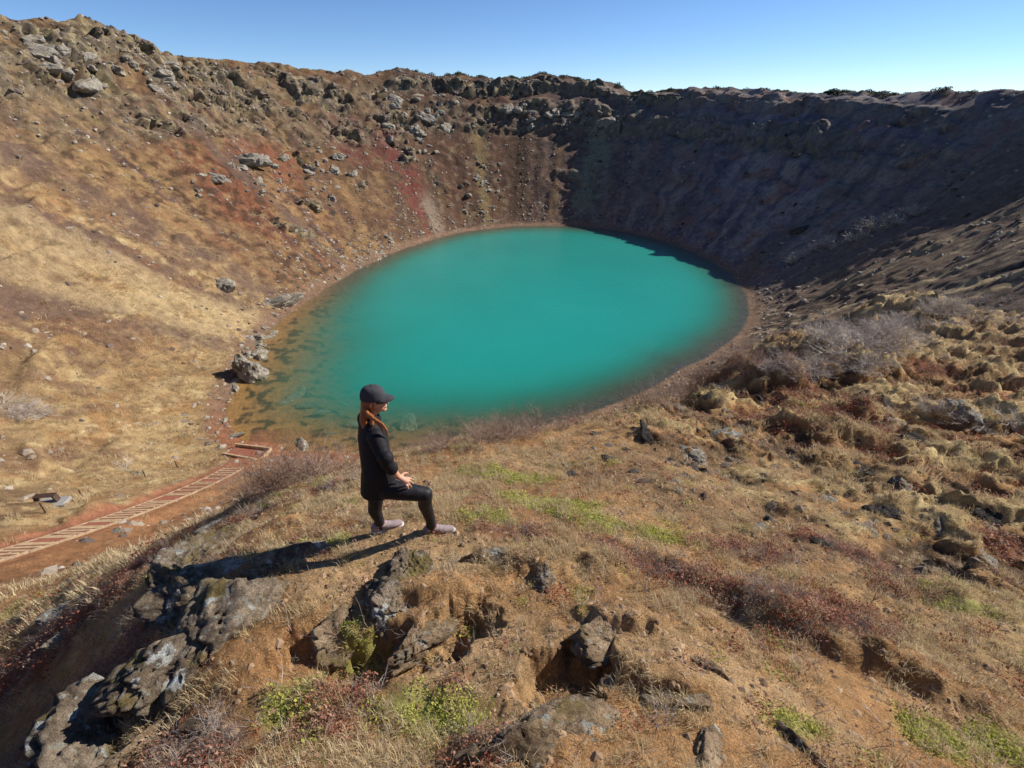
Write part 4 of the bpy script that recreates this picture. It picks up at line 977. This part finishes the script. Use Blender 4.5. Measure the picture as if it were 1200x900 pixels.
def twigs(rg, n, height, rad, depth=3, spread=.7, curl=.25):
    v, f = [], []
    def seg(p, q, r0, r1):
        ax = (q-p); L = ax.length
        if L < 1e-5: return
        ax /= L; s = ax.orthogonal().normalized(); t = ax.cross(s); k = len(v)
        for c, r in ((p, r0), (q, r1)):
            for a in (0, 2.094, 4.189): v.append(tuple(c+(s*math.cos(a)+t*math.sin(a))*r))
        for a in range(3): f.append((k+a, k+(a+1) % 3, k+3+(a+1) % 3, k+3+a))
    def grow(p, d, L, r, lev):
        q = p
        for i in range(2):
            d = (d+Vector((rg.gauss(0, curl), rg.gauss(0, curl), rg.gauss(.05, curl)))).normalized()
            e = q+d*L*.5; seg(q, e, r*(1-.3*i), r*(.7-.3*i)); q = e
            if lev > 0:
                for _ in range(rg.choice((1, 2, 2))):
                    nd = (d+Vector((rg.gauss(0, .6), rg.gauss(0, .6), rg.gauss(.15, .4)))).normalized()
                    grow(q, nd, L*rg.uniform(.5, .75), r*.55, lev-1)
    for _ in range(n):
        a = rg.uniform(0, 6.283); z = rg.uniform(.25, 1)
        grow(Vector((rg.gauss(0, .06), rg.gauss(0, .06), -.02))*height, Vector((math.cos(a)*spread, math.sin(a)*spread, z)).normalized(), height*rg.uniform(.45, .75), rad, depth)
    return v, f
def stone(rg, mat, name="stone_shape"):
    return rock_mesh(name, rg.randrange(500, 999), 1, mat, (1, rg.uniform(.6, .95), rg.uniform(.45, .8)), 8, .12, smooth=False)
PR = random.Random(21)
def proto(name, vf, mat): return mesh_from(name, vf[0], vf[1], mat)
P_GRASS = [proto("grass_tuft", blades(PR, 22, .045, .03, .085, .0016, 1.1), M_STRAW) for _ in range(3)]
P_GRASSBIG = [proto("grass_tuft", blades(PR, 46, .30, .10, .30, .008, 1.0), M_STRAW) for _ in range(3)]
P_HEATH = [mesh_from("heather_tuft", *leaves(PR, 90, .075, .075, .0065), M_HEATH) for _ in range(3)]
P_HEATHTW = [proto("heather_twigs", twigs(PR, 7, .13, .0016, 2, .9), M_TWIG) for _ in range(3)]
P_GREEN = [mesh_from("leaf_tuft", *leaves(PR, 60, .07, .045, .0085), M_GREEN) for _ in range(3)]
M_RIM = leaf_material("dark_rim_moss", [(.035, .045, .022), (.06, .068, .03), (.085, .08, .045)], .1)
P_RIM = [mesh_from("rim_growth", *leaves(PR, 70, .075, .055, .014), M_RIM) for _ in range(3)]
P_CLOD = [stone(PR, M_CLOD) for _ in range(4)]
P_SCREE = [stone(PR, M_SCREE) for _ in range(4)]
P_SCREED = [stone(PR, M_SCREED) for _ in range(4)]
P_DEAD = [proto("dead_stem", twigs(PR, 2, .22, .0022, 1, 1.6, .35), M_TWIG) for _ in range(3)]

_dr = np.gradient(RING)[:, None]; _db = np.gradient(np.unwrap(BEAR))[None]
AREA = GR*_dr*np.abs(_db)
_gpx = GX; _tr = np.stack([np.gradient(GX, axis=0), np.gradient(GY, axis=0), np.gradient(GZ, axis=0)], -1); _tb = np.stack([np.gradient(GX, axis=1), np.gradient(GY, axis=1), np.gradient(GZ, axis=1)], -1)
GN = np.cross(_tb, _tr); GN /= np.maximum(np.linalg.norm(GN, axis=2), 1e-9)[..., None]
GN *= np.sign(GN[..., 2:3]+1e-12)
INVIEW = (np.abs(np.arctan2(GX, GY)) < math.radians(66))
def scatter(name, label, cat, meshes, density, smin, smax, tilt=.5, cap=60000, sink=0.0, power=2.0):
    w = (density*AREA*INVIEW); w[-1] = 0; w[:, len(_f)-1:] = 0
    n = int(min(w.sum(), cap)); w = (w/w.sum()).ravel()
    idx = np.searchsorted(np.cumsum(w), RNG.random(n)); idx = np.minimum(idx, GX.size-1)
    i, j = idx//NB, idx % NB
    i = np.minimum(i, NR-2); j = np.minimum(j, NB-2)
    a, b = RNG.random(n), RNG.random(n)
    def bl(g): return g[i, j]*(1-a)*(1-b)+g[i+1, j]*a*(1-b)+g[i, j+1]*(1-a)*b+g[i+1, j+1]*a*b
    s = smin+(smax-smin)*RNG.random(n)**power
    p = np.stack([bl(GX), bl(GY), bl(GZ)-sink*s], -1)
    nn = GN[i, j]*tilt+np.array([0, 0, 1.0])*(1-tilt); nn /= np.linalg.norm(nn, axis=1)[:, None]
    yaw = RNG.random(n)*6.283
    xa = np.stack([np.cos(yaw), np.sin(yaw), yaw*0], -1); xa -= nn*(xa*nn).sum(1)[:, None]; xa /= np.linalg.norm(xa, axis=1)[:, None]
    ya = np.cross(nn, xa)
    eul = np.stack([np.arctan2(ya[:, 2], nn[:, 2]), -np.arcsin(np.clip(xa[:, 2], -1, 1)), np.arctan2(xa[:, 1], xa[:, 0])], -1)
    me = bpy.data.meshes.new(name); me.vertices.add(n); me.vertices.foreach_set("co", p.astype(np.float32).ravel())
    at_ = me.attributes.new("spin", 'FLOAT_VECTOR', 'POINT'); at_.data.foreach_set("vector", eul.astype(np.float32).ravel())
    float_attr(me, "size", s)
    at_ = me.attributes.new("variant", 'INT', 'POINT'); at_.data.foreach_set("value", RNG.integers(0, len(meshes), n).astype(np.int32))
    o = link(name, me); tag(o, label, cat, None, "stuff")
    ng = bpy.data.node_groups.new(name, 'GeometryNodeTree')
    ng.interface.new_socket("Geometry", in_out='INPUT', socket_type='NodeSocketGeometry'); ng.interface.new_socket("Geometry", in_out='OUTPUT', socket_type='NodeSocketGeometry')
    gi = ng.nodes.new("NodeGroupInput"); go = ng.nodes.new("NodeGroupOutput"); jn = ng.nodes.new("GeometryNodeJoinGeometry")
    def attr(nm, dt):
        q = ng.nodes.new("GeometryNodeInputNamedAttribute"); q.data_type = dt; q.inputs["Name"].default_value = nm; return q.outputs["Attribute"]
    for k, mesh in enumerate(meshes):
        po = bpy.data.objects.new(name+"_piece", mesh)
        oi = ng.nodes.new("GeometryNodeObjectInfo"); oi.inputs["Object"].default_value = po
        ip = ng.nodes.new("GeometryNodeInstanceOnPoints"); ng.links.new(gi.outputs[0], ip.inputs["Points"]); ng.links.new(oi.outputs["Geometry"], ip.inputs["Instance"])
        cmp_ = ng.nodes.new("FunctionNodeCompare"); cmp_.data_type = 'INT'; cmp_.operation = 'EQUAL'
        ng.links.new(attr("variant", 'INT'), [q for q in cmp_.inputs if q.type == 'INT'][0]); [q for q in cmp_.inputs if q.type == 'INT'][1].default_value = k
        ng.links.new(cmp_.outputs[0], ip.inputs["Selection"])
        ng.links.new(attr("spin", 'FLOAT_VECTOR'), ip.inputs["Rotation"]); ng.links.new(attr("size", 'FLOAT'), ip.inputs["Scale"])
        ng.links.new(ip.outputs[0], jn.inputs[0])
    ng.links.new(jn.outputs[0], go.inputs[0])
    md = o.modifiers.new("scatter", 'NODES'); md.node_group = ng
    return o
nearf = sstep(34, 12, GR)*SPUR
steep = sstep(.45, .75, GN[..., 2])
nF = np.zeros_like(GX); m = GR < 60; nF[m] = fbm(GX[m]/.5, GY[m]/.5, GX[m]*0+2, 3)
fall = np.clip((5.0/np.maximum(GR, 2.0))**1.6, 0, 1)
bare = np.clip(SOIL*1.1, 0, 1)
scatter("dry_grass", "pale dry grass stalks over the brown soil", "grass", P_GRASS, nearf*steep*fall*np.clip(.34+STRAW*1.1+.3*GREEN, 0, 1)*(1-.7*bare)*sstep(-.3, .3, nF)*1000, .45, 1.4, .4, 52000)
scatter("heather", "rusty red heather cushions on the spur", "heather", P_HEATH, nearf*steep*fall*(HEATH*1.0+.03)*sstep(-.3, .2, nF)*520, .6, 1.7, .5, 20000)
scatter("heather_twigs", "bleached heather twigs among the red cushions", "heather", P_HEATHTW, nearf*steep*fall*(HEATH*.9+.02)*sstep(.35, -.1, nF)*150, .6, 1.5, .4, 7000)
scatter("creeping_leaves", "yellow-green creeping leaves in low mats", "ground cover", P_GREEN, nearf*steep*fall*(GREEN+.012)*sstep(-.25, .2, nF)*800, .6, 1.6, .6, 24000)
scatter("soil_clods", "crumbs and small stones lying on the bare soil", "gravel", P_CLOD, nearf*fall*(.35+.65*SOIL+.3*HUM)*600, .005, .045, .5, 40000, .2, 5.0)
scatter("lava_rubble", "dark lava rubble strewn over the hummocky slope and scoop", "rubble", P_SCREED, SPUR*sstep(4.5, 6.5, GR)*sstep(45, 15, GR)*(HUM*sstep(.55, .3, HTER)+.7*SOIL*sstep(1.0, 2.0, GX)+.05)*sstep(-.1, .25, nF)*np.clip(9/np.maximum(GR, 4), 0, 1.5)*90, .015, .11, .4, 26000, .15, 4.0)
scatter("dead_stems", "dead grey stems lying on the soil", "stems", P_DEAD, nearf*fall*(1-.5*bare)*45, .4, 1.2, .9, 3500)
midm = SPUR*sstep(6.5, 10, GR)*sstep(70, 40, GR)*steep
scatter("tussock_grass", "straw tussocks over the hummocky slope", "grass", P_GRASSBIG, midm*np.clip(STRAW+.3, 0, 1)*np.clip(14/np.maximum(GR, 5), 0, 1.5)*40*sstep(-.3, .3, nF), .22, .75, .5, 26000)
scatter("turf_heather", "brown heather on the hummocky slope", "heather", P_HEATH, midm*(.6*HUM*sstep(.1, .35, nB)+.05+HEATH)*np.clip(14/np.maximum(GR, 5), 0, 1.5)**1.5*30, 1.6, 4.0, .5, 12000)
scatter("floor_grass", "bleached grass over the floor beside the steps", "grass", P_GRASSBIG, grass_l*(1-strip)*(1-.4*strip2)*(1-SPUR)*sstep(130, 70, GR)*2.6*sstep(-.4, .2, nB+.6*nC), .6, 1.8, .5, 22000)
wallw0 = (1-SPUR)*sstep(.03, .07, S)*(S < .95)*(GR < 190)*left
scatter("slope_grass", "bleached grass clinging to the ochre crater slope", "grass", P_GRASSBIG, wallw0*sstep(-.05, .2, nE)*1.3, .7, 1.9, .6, 30000)
wallw = (1-SPUR)*sstep(.015, .05, S)*(S < 1.05)*(GR < 240)
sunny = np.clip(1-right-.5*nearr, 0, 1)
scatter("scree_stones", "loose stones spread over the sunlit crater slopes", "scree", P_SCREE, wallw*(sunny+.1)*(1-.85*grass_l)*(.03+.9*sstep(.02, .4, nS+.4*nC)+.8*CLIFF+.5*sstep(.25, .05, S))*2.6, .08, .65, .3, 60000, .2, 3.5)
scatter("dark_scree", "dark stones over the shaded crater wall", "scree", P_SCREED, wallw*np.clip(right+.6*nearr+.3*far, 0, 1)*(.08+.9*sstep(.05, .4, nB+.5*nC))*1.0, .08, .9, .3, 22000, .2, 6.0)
scatter("shore_gravel", "gravel along the waterline", "gravel", P_SCREE, (1-SPUR)*sstep(-.02, .01, S)*sstep(.07, .03, S)*1.8, .06, .40, .3, 9000, .2, 3.0)

scatter("rim_growth", "dark moss and dwarf scrub fringing the far rim", "scrub", P_RIM, (S > .965)*(S < 1.10)*(GR > 60)*(GR < 300)*np.clip(_lobe(PH, 62, 62)*1.8, 0, 1)*sstep(-.2, .15, nB)*.5, 9, 22, .4, 5000, .01)

# ------------------------------------------------------------------ bare shrubs
SH = [proto("twig_mesh", twigs(PR, 13, .9, .016, 3, .8), M_TWIGP) for _ in range(4)]
SHR = [proto("twig_mesh", twigs(PR, 12, .9, .009, 3, .6), M_TWIGR) for _ in range(3)]
SHF = [proto("twig_mesh", twigs(PR, 14, .9, .040, 2, .9), M_TWIGP) for _ in range(2)]
def shrub(px, py, size, meshes, label, group=None, sq=1.0, lo=0, hi=0):
    p = place(px, py)
    if group: label = ('low ' if size < lo+(hi-lo)*.33 else 'tall ' if size > lo+(hi-lo)*.7 else 'middling ')+label
    return tag(link("bare_shrub", meshes[PR.randrange(len(meshes))], None, (p[0], p[1], p[2]-.03*size), (PR.uniform(-.15, .15), PR.uniform(-.15, .15), PR.uniform(0, 6)), (size*PR.uniform(.9, 1.5), size*PR.uniform(.9, 1.4), size*sq)), label, "shrub", group)
def shrubs(region, n, lo, hi, meshes, label, group, sq=1.0):
    (x0, y0), (x1, y1), (x2, y2), (x3, y3) = region
    for _ in range(n):
        a, b = PR.random(), PR.random()
        shrub((x0*(1-a)+x1*a)*(1-b)+(x3*(1-a)+x2*a)*b, (y0*(1-a)+y1*a)*(1-b)+(y3*(1-a)+y2*a)*b, PR.uniform(lo, hi), meshes, label, group, sq, lo, hi)
shrubs(((480,522),(690,492),(690,500),(480,535)), 34, .22, .45, SHR, "bare brown shrub on the spur's edge against the water", "shrubs on the spur's edge")
shrubs(((740,480),(870,412),(890,425),(760,490)), 44, .35, .75, SHR, "bare reddish shrub on the bank above the lake", "shrubs on the bank above the lake")
shrubs(((230,575),(400,545),(400,560),(230,600)), 44, .35, .7, SHR, "leafless shrub in the thicket between the steps and the spur", "shrubs in the thicket by the steps")
shrubs(((950,400),(1190,335),(1195,375),(980,420)), 60, .6, 1.2, SH, "grey leafless shrub on the upper turf slope", "grey shrubs on the turf slope", .8)
shrubs(((880,430),(1100,400),(1100,430),(900,450)), 20, .4, .8, SH, "small grey shrub among the turf hummocks", "small shrubs among the hummocks", .8)
shrubs(((1040,490),(1195,470),(1195,510),(1050,520)), 6, .35, .6, SH, "silvery dead shrub sprawling over a dark hummock", "dead shrubs over the dark hummock", .6)
shrubs(((915,300),(1075,245),(1080,250),(925,312)), 40, 1.6, 2.6, SHF, "pale frosted-looking shrub in the line down the dark slope", "pale shrubs down the dark slope", .7)
shrubs(((0,470),(55,470),(60,490),(10,490)), 14, 1.0, 1.8, SH, "grey-brown shrub in the round thicket on the straw slope", "shrubs of the round thicket", .7)
shrubs(((60,430),(230,405),(230,425),(60,450)), 20, .7, 1.4, SHR, "brown shrub scattered on the straw slope", "shrubs on the straw slope", .6)
shrub(148, 548, 1.1, SH, "dark round shrub beside a brown rock in the straw grass")
